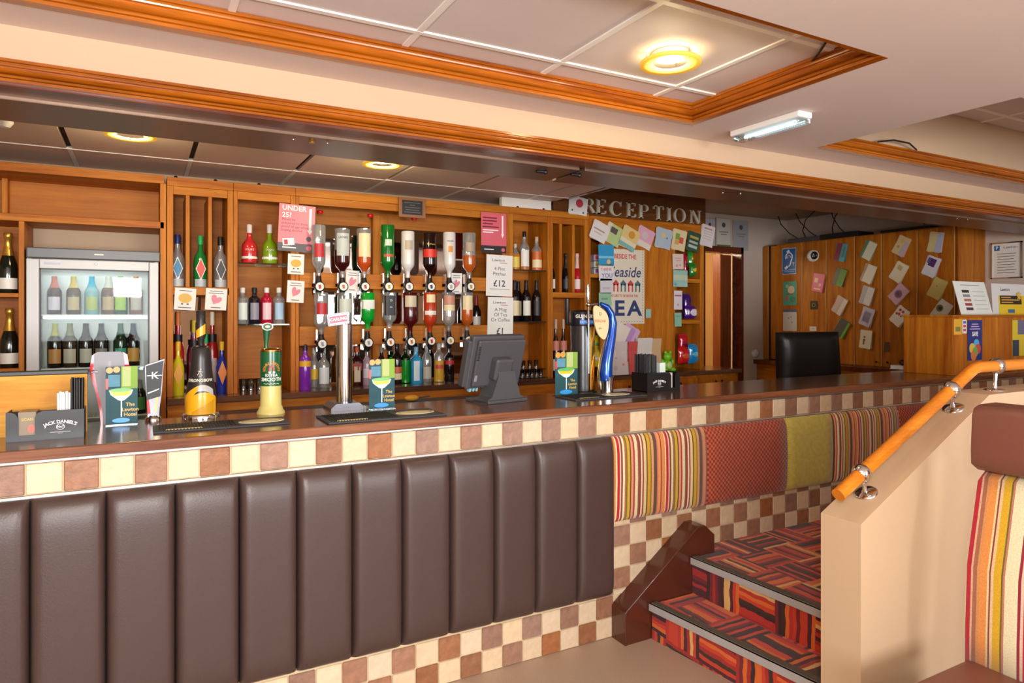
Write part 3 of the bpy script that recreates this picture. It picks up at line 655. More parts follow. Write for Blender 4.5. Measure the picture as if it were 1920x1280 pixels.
# serif capitals from strokes, unit height 1
def arc(cx, cy, rx, ry, a0, a1, t0, t1, n=14):
    o = []; i_ = []
    for k in range(n+1):
        a = a0+(a1-a0)*k/n; tt = t0+(t1-t0)*math.sin(PI*k/n)
        o.append((cx+rx*math.cos(a), cy+ry*math.sin(a))); i_.append((cx+(rx-tt)*math.cos(a), cy+(ry-tt*.35)*math.sin(a)))
    return [[o[k], o[k+1], i_[k+1], i_[k]] for k in range(n)]
def R_(x0, y0, x1, y1): return [[(x0, y0), (x1, y0), (x1, y1), (x0, y1)]]
def serif(x, y): return R_(x-.15, y, x+.15, y+.06) if y < .5 else R_(x-.15, y-.06, x+.15, y)
stem = lambda x, a=0, b=1: R_(x-.085, a, x+.085, b)
H = PI/2
GL = {
 'E': (stem(.15)+serif(.15, 0)+serif(.15, 1)+R_(.15, 0, .62, .06)+R_(.15, .94, .60, 1)+R_(.15, .48, .45, .54)+R_(.57, 0, .63, .22)+R_(.55, .80, .61, 1)+R_(.42, .40, .46, .62), .72),
 'C': (arc(.45, .5, .42, .51, .62, 2*PI-.62, .06, .20, 20)+R_(.74, .68, .79, 1), .86),
 'P': (stem(.15)+serif(.15, 0)+serif(.15, 1)+arc(.33, .73, .34, .27, -H, H, .05, .14)+R_(.15, .95, .35, 1)+R_(.15, .46, .35, .51), .74),
 'R': (stem(.15)+serif(.15, 0)+serif(.15, 1)+arc(.33, .74, .32, .26, -H, H, .05, .14)+R_(.15, .95, .35, 1)+R_(.15, .48, .35, .53)+[[(.36, .5), (.50, .5), (.80, .0), (.62, 0)]]+R_(.62, 0, .86, .05), .88),
 'T': (stem(.38)+serif(.38, 0)+R_(.02, .94, .74, 1)+R_(.02, .74, .07, 1)+R_(.69, .74, .74, 1), .80),
 'I': (stem(.15)+serif(.15, 0)+serif(.15, 1), .32),
 'O': (arc(.46, .5, .44, .51, -H, H, .06, .15, 14)+arc(.46, .5, .44, .51, H, 3*H, .06, .15, 14), .95),
 'N': (R_(.10, 0, .17, 1)+R_(.69, 0, .76, 1)+[[(.08, 1), (.28, 1), (.78, 0), (.64, 0)]]+R_(.02, 0, .27, .05)+R_(.02, .95, .2, 1)+R_(.60, .95, .85, 1), .88)}
for ch, px_, py_ in zip('RECEPTION', (1106.6, 1128.5, 1154.7, 1185, 1208, 1235.6, 1255.3, 1275, 1304.5), (386, 387.5, 391, 394, 396.5, 399, 402, 404, 407)):
    sz_, wd = .110, GL[ch][1]; p = wy(px_, py_, YB-.012)
    mb = MB(); T = FR((p.x-wd*sz_*.70, YB+.002, p.z-.058))
    for q in GL[ch][0]: mb.prism([(a*sz_*1.42, b*sz_*1.08) for a, b in q], 0.0, .016, T)
    part('letter', mb, silver, sb)

# --- worktop and base cabinets
wt = thing('back_counter', 'dark worktop running along the back bar shelving', 'counter', (2.8, 2.0, 1.0))
part('worktop', MB().box(0.456, 5.13, 1.80, 2.25, ZB-.038, ZB, bev=.003), counter_m, wt)
ba = thing('back_bar_base', 'oak rail and dark open bottle store under the back counter', 'cabinet', (1.7, 2.0, .08))
board(ba, 'rail', 0.456, 3.13, .93, ZB-.039, 1.815, 1.84, oak_h)
board(ba, 'end_panel', 0.456, .49, .08, .93, 1.82, 2.2)
board(ba, 'interior', 0.49, 3.13, .08, .93, 2.1, 2.2, blackm); board(ba, 'bottom', 0.49, 3.13, .08, .12, 1.84, 2.1, blackm)
bb = thing('reception_base_cabinet', 'oak base cabinet with small dark knobs below reception display', 'cabinet', (4.1, 2.0, .08))
board(bb, 'carcass', 3.135, 5.11, .08, ZB-.039, 1.83, 2.24)
nd = 8
for k in range(nd):
    xa = 3.15+k*(1.94/nd); dd = board(bb, 'door', xa+.004, xa+1.94/nd-.004, .3, ZB-.06, 1.812, 1.83)
    kx = xa+(.205 if k % 2 == 0 else .035); part('knob', MB().sphere(.011, (kx, 1.805, .945), seg=8), black, dd)

# --- oak panel standing on the bar at the left
lo = thing('bar_screen', 'low oak screen with dark top strip standing on the bar', 'screen', (-.4, .3, ZC))
part('panel', bx(-1.3, .150, .285, .305, ZC, 1.322), oak_light, lo)
part('top_strip', MB().box(-1.3, .155, .278, .312, 1.322, 1.338, bev=.003), black, lo)

# ================================================================ bottles
PROF = {
 'spirit': ([(.92, 0), (1, .02), (1, .56), (.93, .62), (.62, .69), (.38, .75), (.34, .87)], .36, .86),
 'wine': ([(.94, 0), (1, .015), (1, .58), (.93, .64), (.58, .72), (.38, .78), (.36, .98)], .40, .76),
 'champ': ([(.95, 0), (1, .015), (1, .40), (.93, .47), (.70, .58), (.47, .67), (.38, .80), (.36, .90)], .43, .62),
 'squat': ([(.95, 0), (1, .03), (1, .40), (.93, .48), (.66, .56), (.36, .62), (.30, .72), (.30, .82)], .36, .78),
 'optic': ([(.92, 0), (1, .02), (1, .69), (.93, .745), (.66, .80), (.42, .845), (.34, .88), (.33, 1.0)], .36, .92),
 'slim': ([(.94, 0), (1, .02), (1, .50), (.82, .60), (.48, .68), (.36, .74), (.34, .86)], .42, .83),
 'square': ([(.95, 0), (1, .015), (1, .62), (.86, .68), (.44, .74), (.38, .78), (.36, .88)], .42, .86),
 'tall': ([(.94, 0), (1, .02), (1, .66), (.90, .71), (.5, .76), (.40, .80), (.38, .88)], .44, .86)}
def rad_at(P, z):
    for (r0, z0), (r1, z1) in zip(P[:-1], P[1:]):
        if z0 <= z <= z1: return r0+(r1-r0)*(z-z0)/max(1e-6, z1-z0)
    return P[-1][0]
def bottle(label, loc, h, R, kind, gm, capm=None, labels=(), liq=None, inv=False, group=None, name='bottle', texts=(), seg=16, capz=None):
    P, cr_, cz = PROF[kind]; cz = capz or cz
    sq = 5.0 if kind == 'square' else 2.0
    t = thing(name, label, 'bottle', loc, 0, group)
    f = (lambda z: (1-z)*h) if inv else (lambda z: z*h)
    T = Matrix.Translation(loc)
    pr = [(r*R, f(z)) for r, z in P]
    part('bottle_glass', MB().lathe(pr if not inv else pr[::-1], seg, T, sq), gm, t)
    if liq:
        lm, a, b = liq; zs = sorted({a, b, *[z for _, z in P if a < z < b]})
        lp_ = [(rad_at(P, z)*R*1.004, f(z)) for z in zs]
        part('liquid', MB().lathe(lp_ if not inv else lp_[::-1], seg, T, sq), lm, t)
    if capm is not None:
        cp = [(rad_at(P, min(cz, P[-1][1]))*R*1.06 if kind in ('champ', 'wine') else cr_*R, cz*h)]
        if kind in ('champ', 'wine'):
            cp = [(rad_at(P, z)*R*1.05, z*h) for z in (cz, (cz+P[-1][1])/2, P[-1][1])]+([(.46*R, .91*h), (.47*R, .985*h), (.36*R, h)] if kind == 'champ' else [(.40*R, .985*h), (.36*R, h)])
        else: cp = [(cr_*R, cz*h), (cr_*R, .985*h), (cr_*R*.86, h)]
        part('cap', MB().lathe(cp, 12, T), capm, t)
    ang = math.atan2(CAM.y-loc[1], CAM.x-loc[0])*.5+(-PI/2)*.5
    for (a, b, m, hw) in labels:
        za, zb = f(a), f(b); za, zb = min(za, zb), max(za, zb); rr = max(rad_at(P, a), rad_at(P, b))*R*1.02
        part('front_label', MB().lathe([(rr, za), (rr, zb)], 12, T, sq, ang-hw, ang+hw, cap=False), m, t)
    for (s_, size, zc, m) in texts:
        rr = rad_at(P, zc)*R*1.035; zz = f(zc)
        def fn(p, rr=rr, zz=zz):
            a = ang+p.x/rr; return (loc[0]+(rr+p.z)*math.cos(a), loc[1]+(rr+p.z)*math.sin(a), loc[2]+zz+p.y)
        text(s_, size, None, m, t, fn=fn)
    return t
def bpx(label, x, ytop, ybase, Y, R, kind, gm, z0=None, **k):
    b = wy(x, ybase, Y); tp = wy(x, ytop, Y); z = b.z if z0 is None else z0
    return bottle(label, (b.x, Y, z), tp.z-z, R, kind, gm, **k)
pl = paper; gd = gold
dkg = glossy('10180f'); dkb = glossy('141012'); wl = flat('e9e5da'); crm = flat('e8d6a8')
redl = flat('b8262c'); blk = flat('17161a')
bpx('champagne bottle with gold foil on the upper left shelf', 15, 436, 549, 1.99, .046, 'champ', dkg, z0=1.653, capm=gold, labels=[(.07, .25, wl, 1.15)], group='champagne bottles')
bpx('champagne bottle with gold foil on the lower left shelf', 18, 578, 691, 1.99, .046, 'champ', dkg, z0=1.245, capm=gold, labels=[(.07, .25, wl, 1.15)], group='champagne bottles')
# slotted shelf: three diamond label bottles
for lab, x, yt, gm, cap, dm in (('clear bottle with blue cap and blue diamond label in left slot', 333, 440, gl_bottle, '1c2a66', '2a7aa8'), ('green bottle with green cap and red diamond label in middle slot', 376, 442, glossy('0c7a35'), '18a050', 'd8452a'), ('clear bottle with black cap and black diamond label in right slot', 413.5, 444, gl_bottle, '141414', '2a2a2c')):
    b_ = bpx(lab, x, yt, 538, 2.0, .040, 'slim', gm, z0=1.703, capm=flat(cap), group='slot shelf bottles', labels=[(.015, .16, flat('b8c0c4'), .9)])
    q = b_.location; hh = .31
    part('diamond_label', MB().prism([(0, -.062), (.024, 0), (0, .062), (-.024, 0)], 0, .0008, FR((q.x-.001, q.y-.0425, q.z+.115), rot=0)), flat(dm), b_)
    part('diamond_border', MB().prism([(0, -.070), (.029, 0), (0, .070), (-.029, 0)], 0, .0005, FR((q.x-.001, q.y-.042, q.z+.115))), wl, b_)
# lower slot shelf: six coloured bottles
for lab, x, yt, yb, Y, g, cap, lb in (
  ('tall red liqueur bottle with orange neck behind the yellow one', 334, 584, 735, 2.12, glossy('c01a2a'), 'e07a2a', None),
  ('yellow bottle with gold diamond label below the slotted shelf', 334, 640, 735, 1.99, glossy('d8cc20'), 'e0b020', 'e8a41c'),
  ('purple red bottle behind the black beer font', 364, 600, 735, 2.10, glossy('7a1a4a'), 'c8b020', None),
  ('red bottle with cream neck right of the black font', 398, 584, 735, 2.12, glossy('a81c20'), 'e8dcc0', None),
  ('red bottle with green cap behind the black beer font', 386, 625, 735, 2.06, glossy('c23040'), '14a058', None),
  ('blue bottle with orange diamond label below the slotted shelf', 416, 640, 732, 1.99, glossy('1438a0'), 'e0b020', 'e8862a')):
    b_ = bpx(lab, x, yt, yb, Y, .034, 'slim', g, z0=ZB, capm=flat(cap), group='liqueurs under the slotted shelf', labels=() if lb else [(.62, .72, blk, 1.3), (.12, .42, flat('d8c4c0'), .8)])
    if lb:
        q = b_.location; part('diamond_label', MB().prism([(0, -.075), (.026, 0), (0, .075), (-.026, 0)], 0, .0008, FR((q.x, q.y-.0365, q.z+.13))), flat(lb), b_)
# glass shelves: sour spirits
for lab, x, c in (('round shouldered red sour liqueur bottle on the upper glass shelf', 467.5, 'c8282c'), ('round shouldered green sour liqueur bottle on the upper glass shelf', 505.5, '7a9a18')):
    bpx(lab, x, 421, 493, 1.99, .047, 'squat', glossy(c), z0=gsz[0], capm=flat('d8cfc8'), labels=[(.11, .17, wl, 1.4)], texts=[('SOURZ', .017, .34, wl)], group='sour liqueurs')
for lab, x, c, cap, lb in (('clear flavoured spirit with white cap, leftmost on lower glass shelf', 455, None, 'e4e0da', 'd8e4d8'), ('dark spirit with black cap on lower glass shelf', 477, '1a1420', '141414', '8a8a98'), ('red spirit with white cap on lower glass shelf', 500, 'b81838', 'e4e0da', 'e8c8cc'), ('clear spirit with pale blue label, rightmost on lower glass shelf', 523, None, 'e4e0da', 'a8c8e0')):
    bpx(lab, x, 539, 607, 1.99, .036, 'tall', gl_bottle if c is None else glossy(c), z0=gsz[1], capm=flat(cap), labels=[(.12, .58, flat(lb), .75)], group='spirits on the lower glass shelf')
# whisky, wine
bpx('whisky bottle with yellow label half hidden by the price sign', 966, 457, 507, 2.0, .035, 'spirit', gl_bottle, z0=dz_[0], capm=flat('d8d0b0'), labels=[(.10, .50, flat('e8cc50'), 1.0)], liq=(glossy('c87a20'), .02, .6), group='whiskies')
bpx('tall whisky bottle with black cap and long white label', 983, 434, 507, 2.0, .040, 'spirit', gl_bottle, z0=dz_[0], capm=blk, labels=[(.10, .52, wl, .9)], liq=(glossy('b86a2a'), .02, .45), group='whiskies')
bpx('whisky bottle with amber shoulders and low cream label', 1006, 444, 507, 2.0, .042, 'spirit', gl_bottle, z0=dz_[0], capm=flat('c8a890'), labels=[(.09, .32, crm, 1.1)], liq=(glossy('c8662a'), .02, .56), group='whiskies')
for lab, x, Y, lb in (('red wine bottle with cream label behind the price sign', 965, 1.96, crm), ('red wine bottle standing behind two others', 972, 2.08, crm), ('red wine bottle with white and silver label', 986.5, 1.99, wl), ('red wine bottle with plain dark label, rightmost', 1006, 1.99, flat('2a2024'))):
    bpx(lab, x, 525 if Y < 2.05 else 527, 601, Y, .037, 'wine', dkb, z0=dz_[1], capm=blk, labels=[(.14, .50, lb, .9)], group='red wine on the glass shelf')
for lab, x, g, cap, lb in (('white labelled wine bottle in the left wine slot', 1041, dkg, 'c88a3a', 'e6e2da'), ('black wine bottle in the middle wine slot', 1061, dkb, '1c2024', '2e2c2e'), ('red rose wine bottle in the right wine slot', 1082, glossy('b81c24'), 'e8c0b4', 'e8d0cc')):
    bpx(lab, x, 475, 548, 2.0, .037, 'champ', g, z0=1.714, capm=flat(cap), labels=[(.10, .34, flat(lb), .9)], group='slot wines')
for lab, x, Y, c in (('small dark mixer bottle, left of pair behind the stout font', 1042, 1.98, '2a1410'), ('small dark mixer bottle, right of pair behind the stout font', 1056, 1.98, '2a1410')):
    bpx(lab, x, 598, 690, Y, .03, 'slim', glossy(c), z0=ZB, capm=flat('c8a890'), labels=[(.45, .62, flat('d0806a'), 1.2), (.1, .3, wl, 1.0)], group='mixer bottles')

# optics --------------------------------------------------------
def optic(label, x, ydisc, zrail, spot):
    p = wy(x, ydisc, 1.80); X = p.x; z = p.z
    t = thing('optic_dispenser', label, 'optic', (X, 1.83, z-.05), 0, 'spirit optics')
    part('bracket', MB().box(X-.030, X-.022, 1.84, 1.888, z-.05, z+.09).box(X-.03, X+.01, 1.835, 1.888, z+.0, z+.02), chrome, t)
    part('chamber', MB().lathe([(.010, -.060), (.016, -.05), (.022, -.03), (.022, .03), (.017, .045), (.014, .075)], 14, Matrix.Translation((X, 1.83, z))), black, t)
    bd = part('badge', MB().lathe([(.0325, 0), (.0325, .006), (.028, .008)], 20, FR((X, 1.806, z))), blk, t)
    part('badge_face', disc(MB(), FR((X, 1.7975, z)), .0262, 0, .001), wl, bd)
    part('badge_mark', MB().box(-.008, .008, -.014, .012, 0.0, .0006, T=FR((X, 1.7962, z), rot=.15)), flat(spot), bd)
    part('spout', MB().tube([(X, 1.83, z-.055), (X, 1.83, z-.085)], .005, 8), chrome, t)
    part('lever', MB().box(X-.016, X+.016, 1.80, 1.812, z-.062, z-.056), black, t)
    return X, z
whitefrost = mat('frosted_white_bottle', 'dcd8d4', .25, noise=.03); amber = glossy('b8561a'); dkrum = glossy('3a0c10')
UP = [
 ('clear vodka bottle with red label, first on the upper optic row', 598.6, 422, gl_bottle, [(.36, .62, redl, .75)], None, 'b8262c', ()),
 ('dark rum bottle with silver label on the upper optic row', 643, 429, gl_bottle, [(.10, .56, flat('b8c0bc'), .9)], (dkrum, .44, .87), 'b06a40', (("LAMB'S", .020, .19, blk),)),
 ('spiced rum bottle with cream label on the upper optic row', 684, 429, gl_bottle, [(.10, .58, crm, .95)], (glossy('c04a18'), .40, .87), 'a04a20', ()),
 ('green whiskey bottle on the upper optic row', 728.4, 422, glossy('0a6a24'), [(.28, .40, flat('c8d4c0'), .5), (.56, .61, flat('c8502c'), .7)], None, 'b0a030', ()),
 ('frosted white rum bottle on the upper optic row', 766.5, 434, whitefrost, [(.20, .40, flat('b8a890'), .6)], None, '8a92a8', ()),
 ('dark coffee liqueur bottle with red glow label on the upper optic row', 807.7, 438, glossy('1c0608'), [(.36, .54, flat('d8301c'), 1.2)], None, '30303a', (('Tia Maria', .016, .25, flat('e8c060')),)),
 ('white coconut rum bottle with orange spot on the upper optic row', 844.6, 436, whitefrost, [(.30, .44, flat('d88a20'), .35)], None, 'a0a0a0', (('MALIBU', .014, .20, blk),)),
 ('half empty brandy bottle, last on the upper optic row', 882, 437, gl_bottle, [(.22, .42, flat('a8927a'), .7)], (amber, .50, .87), 'b08a30', ())]
for i, (lab, x, yt, g, lbs, liq, spot, tx) in enumerate(UP):
    X, z = optic('black optic under the %s bottle of the upper row' % ('first', 'second', 'third', 'fourth', 'fifth', 'sixth', 'seventh', 'eighth')[i], x+1, 537.0, R1, spot)
    zt_ = wy(x, yt, 1.83).z; zb_ = z+.06
    bottle(lab, (X, 1.83, zb_), zt_-zb_, (.043, .049, .047, .046, .046, .049, .045, .047)[i], 'optic', g, labels=lbs, liq=liq, inv=True, texts=tx, group='upper row bottles')
LO = [
 ('clear vodka bottle with red label, first on the lower optic row', 603.5, gl_bottle, [(.25, .52, redl, .75)], None, '8a92a8', ()),
 ('clear gin bottle with frosted label on the lower optic row', 648, gl_bottle, [(.15, .48, flat('c8d0c4'), .9)], None, '8a92a8', ()),
 ('green gin bottle with white label on the lower optic row', 690.5, glossy('0a9a2c'), [(.18, .40, flat('dce4d4'), 1.1)], None, '8a92a8', ()),
 ('square whiskey bottle with black label on the lower optic row', 731.5, gl_bottle, [(.08, .56, blk, .75)], None, 'c06a1c', (("JACK", .018, .2, wl), ("DANIEL'S", .012, .36, wl))),
 ('dark brandy bottle with cream label on the lower optic row', 770.8, glossy('4a0c12'), [(.08, .36, flat('c8bca0'), .9)], None, 'b06a30', ()),
 ('red whisky bottle with white strip on the lower optic row', 808.4, glossy('b83a18'), [(.46, .56, wl, 1.0), (.05, .25, crm, .7)], None, 'b82a30', ()),
 ('clear bottle with pink and cream label on the lower optic row', 843.8, gl_bottle, [(.08, .30, flat('c88a70'), 1.0), (.31, .46, crm, 1.0)], None, 'b0a030', ()),
 ('amber whisky bottle with cream label, last on the lower optic row', 878, gl_bottle, [(.08, .44, crm, .9)], (amber, .42, .87), '8a6a40', ())]
for i, (lab, x, g, lbs, liq, spot, tx) in enumerate(LO):
    X, z = optic('black optic under the %s bottle of the lower row' % ('first', 'second', 'third', 'fourth', 'fifth', 'sixth', 'seventh', 'eighth')[i], x+.8, 644.5-(x-604)*.026, R2, spot)
    zb_ = z+.06; zt_ = wy(x, 547, 1.83).z-.005
    bottle(lab, (X, 1.83, zb_), zt_-zb_, (.046, .047, .042, .044, .049, .046, .045, .044)[i], 'square' if i in (2, 3) else 'optic', g, labels=lbs, liq=liq, inv=True, texts=tx, group='lower row bottles')
# bottles on the back counter under the optics
CB = [
 ('purple cordial bottle with yellow band on back counter', 572, 645, 1.90, .037, 'tall', glossy('7a2aa8'), '2a1a30', [(.52, .64, flat('e0a820'), 1.3)], None),
 ('gin bottle with yellow label on back counter', 589, 652, 2.03, .036, 'spirit', gl_bottle, 'c0c0b0', [(.22, .48, flat('e0b420'), .9)], None),
 ('clear spirit bottle with pale label on back counter', 607, 652, 1.97, .039, 'spirit', gl_bottle, 'c8d0d0', [(.12, .52, flat('d4dce0'), .9)], None),
 ('yellow liqueur bottle behind the chrome column font', 653, 655, 2.02, .034, 'tall', glossy('d0a020'), 'c8a020', [], None),
 ('dark square orange liqueur bottle with orange cap', 669, 650, 2.04, .039, 'square', glossy('3a1214'), 'd8622a', [(.10, .50, flat('d8c8b0'), .5), (.40, .58, flat('a83a30'), .7)], None),
 ('pale pink spirit bottle beside the cocktail card', 688, 652, 2.04, .034, 'spirit', glossy('b89aa8'), 'b0a8a8', [(.2, .45, flat('e0d4dc'), .9)], None),
 ('brown liqueur bottle behind the cocktail card', 715, 650, 2.05, .038, 'spirit', glossy('2c1812'), '8a8a88', [(.2, .5, flat('b09a70'), .9)], None),
 ('dark cream liqueur bottle with red label on back counter', 744, 640, 2.04, .038, 'spirit', glossy('1c1010'), '1a1616', [(.26, .40, flat('c8603c'), 1.0), (.1, .25, crm, .9)], None),
 ('half full green liqueur bottle on back counter', 760, 648, 2.03, .034, 'tall', gl_green, '2c2c2c', [], (glossy('0c8a20'), .02, .62)),
 ('square pale blue gin bottle on back counter', 780, 650, 1.99, .038, 'square', glossy('2a9ad0'), '88b8d8', [(.08, .62, flat('d4e0e8'), .5)], None),
 ('clear ornate bottle right of the blue gin', 800, 642, 2.0, .036, 'spirit', gl_bottle, 'd0ccc4', [(.1, .4, flat('b8b4a4'), .9)], None),
 ('yellow drink bottle with red slash on back counter', 823, 642, 2.0, .037, 'tall', gl_bottle, 'd8d4d0', [(.34, .44, flat('d0483c'), .9)], (glossy('d8a838'), .02, .55)),
 ('black bottle with red band on back counter', 842.5, 648, 2.0, .036, 'tall', dkb, '1a1616', [(.48, .60, flat('c02430'), 1.1)], None)]
for lab, x, yt, Y, R, k, g, cap, lbs, liq in CB:
    bpx(lab, x, yt, 705, Y, R, k, g, z0=ZB, capm=flat(cap), labels=lbs, liq=liq, group='bottles on the back counter')
for lab, x, yt, yb, Y, g, lb in (('dark red bottle behind the last lower optic', 893, 553, 612, 2.06, dkb, 'd8d4cc'),):
    bpx(lab, x, yt, yb, Y, .036, 'wine', g, z0=R2[1]-.10, capm=flat('8a2430'), labels=[(.12, .5, flat(lb), .9)])
# fridge drinks
FR1 = [(102, '3a1410', 'd8c8d8', 'c86a50', 'dark bottle with lilac label'), (138, '4a3018', 'c8b080', 'e0c880', 'amber ale bottle with gold neck'), (172, '88b8c0', 'b8c060', '38a8c8', 'clear bottle with blue neck'), (203, '6a4a30', 'c8a878', 'd8d0c0', 'brown ale bottle with tan label'), (226, '204a20', 'a8d040', '70c030', 'bottle with lime green label'), (255, '8a5a48', 'c8b8b0', 'd88a60', 'pale red bottle with round label')]
for x, c, lb, nk, nm in FR1:
    bpx(nm+' on the upper fridge shelf', x, 518, 589, 2.0, .037, 'wine', glossy(c), z0=FS[0], capm=flat(nk), capz=.70, labels=[(.12, .46, flat(lb), .8)], group='fridge drinks')
FR2 = [(103, '1a100c', 'c8884a', 'c8c050', 'black beer bottle with orange label'), (131, '3a2a1c', 'c8b8a8', '909060', 'stout bottle with cream shield label'), (161, '20140f', 'c8beb0', '3a2418', 'dark beer bottle with large pale label'), (190, '1c1412', '8a8478', '202020', 'dark bottle with grey label'), (226, '14301c', '40a088', '286048', 'green bottle with teal label'), (250, '1a1210', 'd89a40', '2c2c40', 'dark bottle with amber label')]
for x, c, lb, nk, nm in FR2:
    bpx(nm+' on the middle fridge shelf', x, 606, 688, 2.0, .038, 'wine', glossy(c), z0=FS[1], capm=flat(nk), capz=.72, labels=[(.10, .42, flat(lb), .85)], group='fridge drinks')
for x, c, lb, nm in ((232, '182818', 'c03030', 'green bottle with red label'), (262, '201410', '58a050', 'dark bottle with green band')):
    bpx(nm+' on the lowest visible fridge shelf', x, 712, 790, 2.0, .037, 'wine', glossy(c), z0=FS[2], capm=flat('a0a0a0'), labels=[(.12, .5, flat(lb), .85)], group='fridge drinks')
# glasses
def tumbler(label, x, Y, z, h, r, group):
    p = wy(x, 700, Y); t = thing('glass_tumbler', label, 'glass', (p.x, Y, z), 0, group)
    part('glass_wall', MB().lathe([(r*.8, 0), (r, h), (r*.93, h), (r*.74, .008), (0.0005, .008)], 14, Matrix.Translation((p.x, Y, z))), gl_clear, t)
for i, x in enumerate((456, 470, 486)): tumbler('small tumbler, %s of three beside the green ale font' % ('left', 'middle', 'right')[i], x, 1.96, ZB, .085, .026, 'tumblers left')
for i, x in enumerate((979, 988, 997, 1006, 1014)): tumbler('shot glass on the tray behind the till', x, 1.98, ZB+.006, .06, .018, 'shot glasses')
for i, x in enumerate((981, 993, 1005)): tumbler('shot glass in upper tier behind the till', x, 2.0, ZB+.072, .06, .018, 'shot glasses upper')
p = wy(996, 690, 1.98); solo('glass_tray', bx(p.x-.13, p.x+.11, 1.9, 2.08, ZB, ZB+.006), gl_shelf, 'thin clear tray under the shot glasses', 'tray')
solo('glass_plate', bx(p.x-.13, p.x+.11, 1.92, 2.08, ZB+.067, ZB+.072), gl_shelf, 'clear plate carrying the upper tier of shot glasses', 'tray')

# ================================================================ signs on the back bar
def sign(name, label, cat, x0, y0, x1, y1, Y, m, rot=0.0, group=None, th=.002):
    X0, X1, Z0, Z1 = rY(x0, y0, x1, y1, Y); w_, h_ = X1-X0, Z1-Z0
    o = Vector(((X0+X1)/2, Y, (Z0+Z1)/2)); t = thing(name, label, cat, (o.x, o.y, Z0), 0, group); T = FR(o, rot=rot)
    part('sheet', sheet(MB(), T, w_, h_, th), m, t)
    return t, T @ Matrix.Translation((0, 0, th)), w_, h_
pink = flat('e8818a', .4); pinkd = flat('d8606e', .4); ink = flat('1c1a1e', .5); gw = flat('f2eeee', .5); greyp = flat('5a5658', .5)
t, T, w_, h_ = sign('age_sign', 'pink UNDER 25 age check sign with grey base', 'sign', 522, 384, 590, 472, YB-.014, pink, rot=-.04)
text('UNDER\n25?', h_*.15, T @ Matrix.Translation((-w_*.42, h_*.34, 0)), gw, t, align='LEFT', bold=.02)
text('Please be\nprepared to show\nproof of age when\nbuying alcohol', h_*.075, T @ Matrix.Translation((-w_*.42, h_*.06, 0)), flat('8a2030'), t, align='LEFT')
part('printed_band', MB().box(-w_/2, w_/2, -h_/2, -h_*.32, 0, .0003, T=T), greyp, t)
part('arrow', MB().box(w_*.33, w_*.40, -h_*.02, h_*.44, 0, .0004, T=T).prism([(w_*.29, -.02*h_), (w_*.44, -.02*h_), (w_*.365, -.12*h_)], 0, .0004, T), gw, t)
part('card_print', MB().box(-w_*.42, -w_*.10, -h_*.35, -h_*.20, .0002, .0006, T=T @ Matrix.Rotation(.12, 4, 'Z')), gw, t)
part('card_photo', MB().box(-w_*.38, -w_*.28, -h_*.33, -h_*.23, .0006, .0009, T=T @ Matrix.Rotation(.12, 4, 'Z')), flat('c03038'), t)
part('print_dot', disc(MB(), T @ Matrix.Translation((w_*.35, -h_*.41, .0003)), h_*.055), pinkd, t); part('print_dot', disc(MB(), T @ Matrix.Translation((w_*.34, -h_*.21, 0)), h_*.055), greyp, t)
part('print_line', MB().box(-w_*.38, 0, -h_*.43, -h_*.405, .0003, .0006, T=T), gw, t)
t, T, w_, h_ = sign('age_sign', 'pink notice with black base and white arrow beside price signs', 'sign', 902, 399, 949, 474, YB-.014, pinkd)
part('printed_band', MB().box(-w_/2, w_/2, -h_/2, -h_*.32, 0, .0003, T=T), ink, t)
part('arrow', MB().box(w_*.32, w_*.38, -h_*.02, h_*.44, 0, .0004, T=T).prism([(w_*.29, -.02*h_), (w_*.41, -.02*h_), (w_*.35, -.12*h_)], 0, .0004, T), gw, t)
rules(t, T, flat('7a1828'), -w_*.44, [h_*(.37-.075*k) for k in range(4)], [w_*.56, w_*.56, w_*.40, w_*.64], h_*.035)
rules(t, T, gw, -w_*.44, [h_*.065, h_*.01], [w_*.62, w_*.42], h_*.025)
part('print_dot', disc(MB(), T @ Matrix.Translation((w_*.37, -h_*.42, .0003)), h_*.05), pinkd, t); part('print_line', MB().box(-w_*.38, 0, -h_*.425, -h_*.405, .0003, .0006, T=T), gw, t)
def serif_note(label, x0, y0, x1, y1, lines, price):
    t, T, w_, h_ = sign('price_notice', label, 'notice', x0, y0, x1, y1, YB-.016, paper, rot=-.02, group='price notices')
    text('Lawton', h_*.09, T @ Matrix.Translation((-w_*.06, h_*.37, 0)), ink, t, xs=1.3, shear=.15); part('logo_line', MB().box(w_*.0, w_*.28, h_*.30, h_*.315, 0, .0003, T=T), flat('b06a50'), t)
    text(lines, h_*.125, T @ Matrix.Translation((0, h_*.10 if lines.count('\n') < 2 else h_*.07, 0)), greyp, t)
    text(price, h_*.22, T @ Matrix.Translation((0, -h_*.20 if lines.count('\n') < 2 else -h_*.33, 0)), flat('22344a'), t, bold=.012)
    part('print_line', MB().box(-w_*.36, w_*.40, -h_*.335, -h_*.325, 0, .0003, T=T), greyp, t) if lines.count('\n') < 2 else None
serif_note('white price notice reading 4 pint pitcher 12 pounds', 911.5, 478, 960.5, 555, '4 Pint\nPitcher', '£12')
serif_note('white price notice reading a mug of tea or coffee', 914, 557, 962, 634, 'A Mug\nOf Tea\nOr Coffee', '£1')
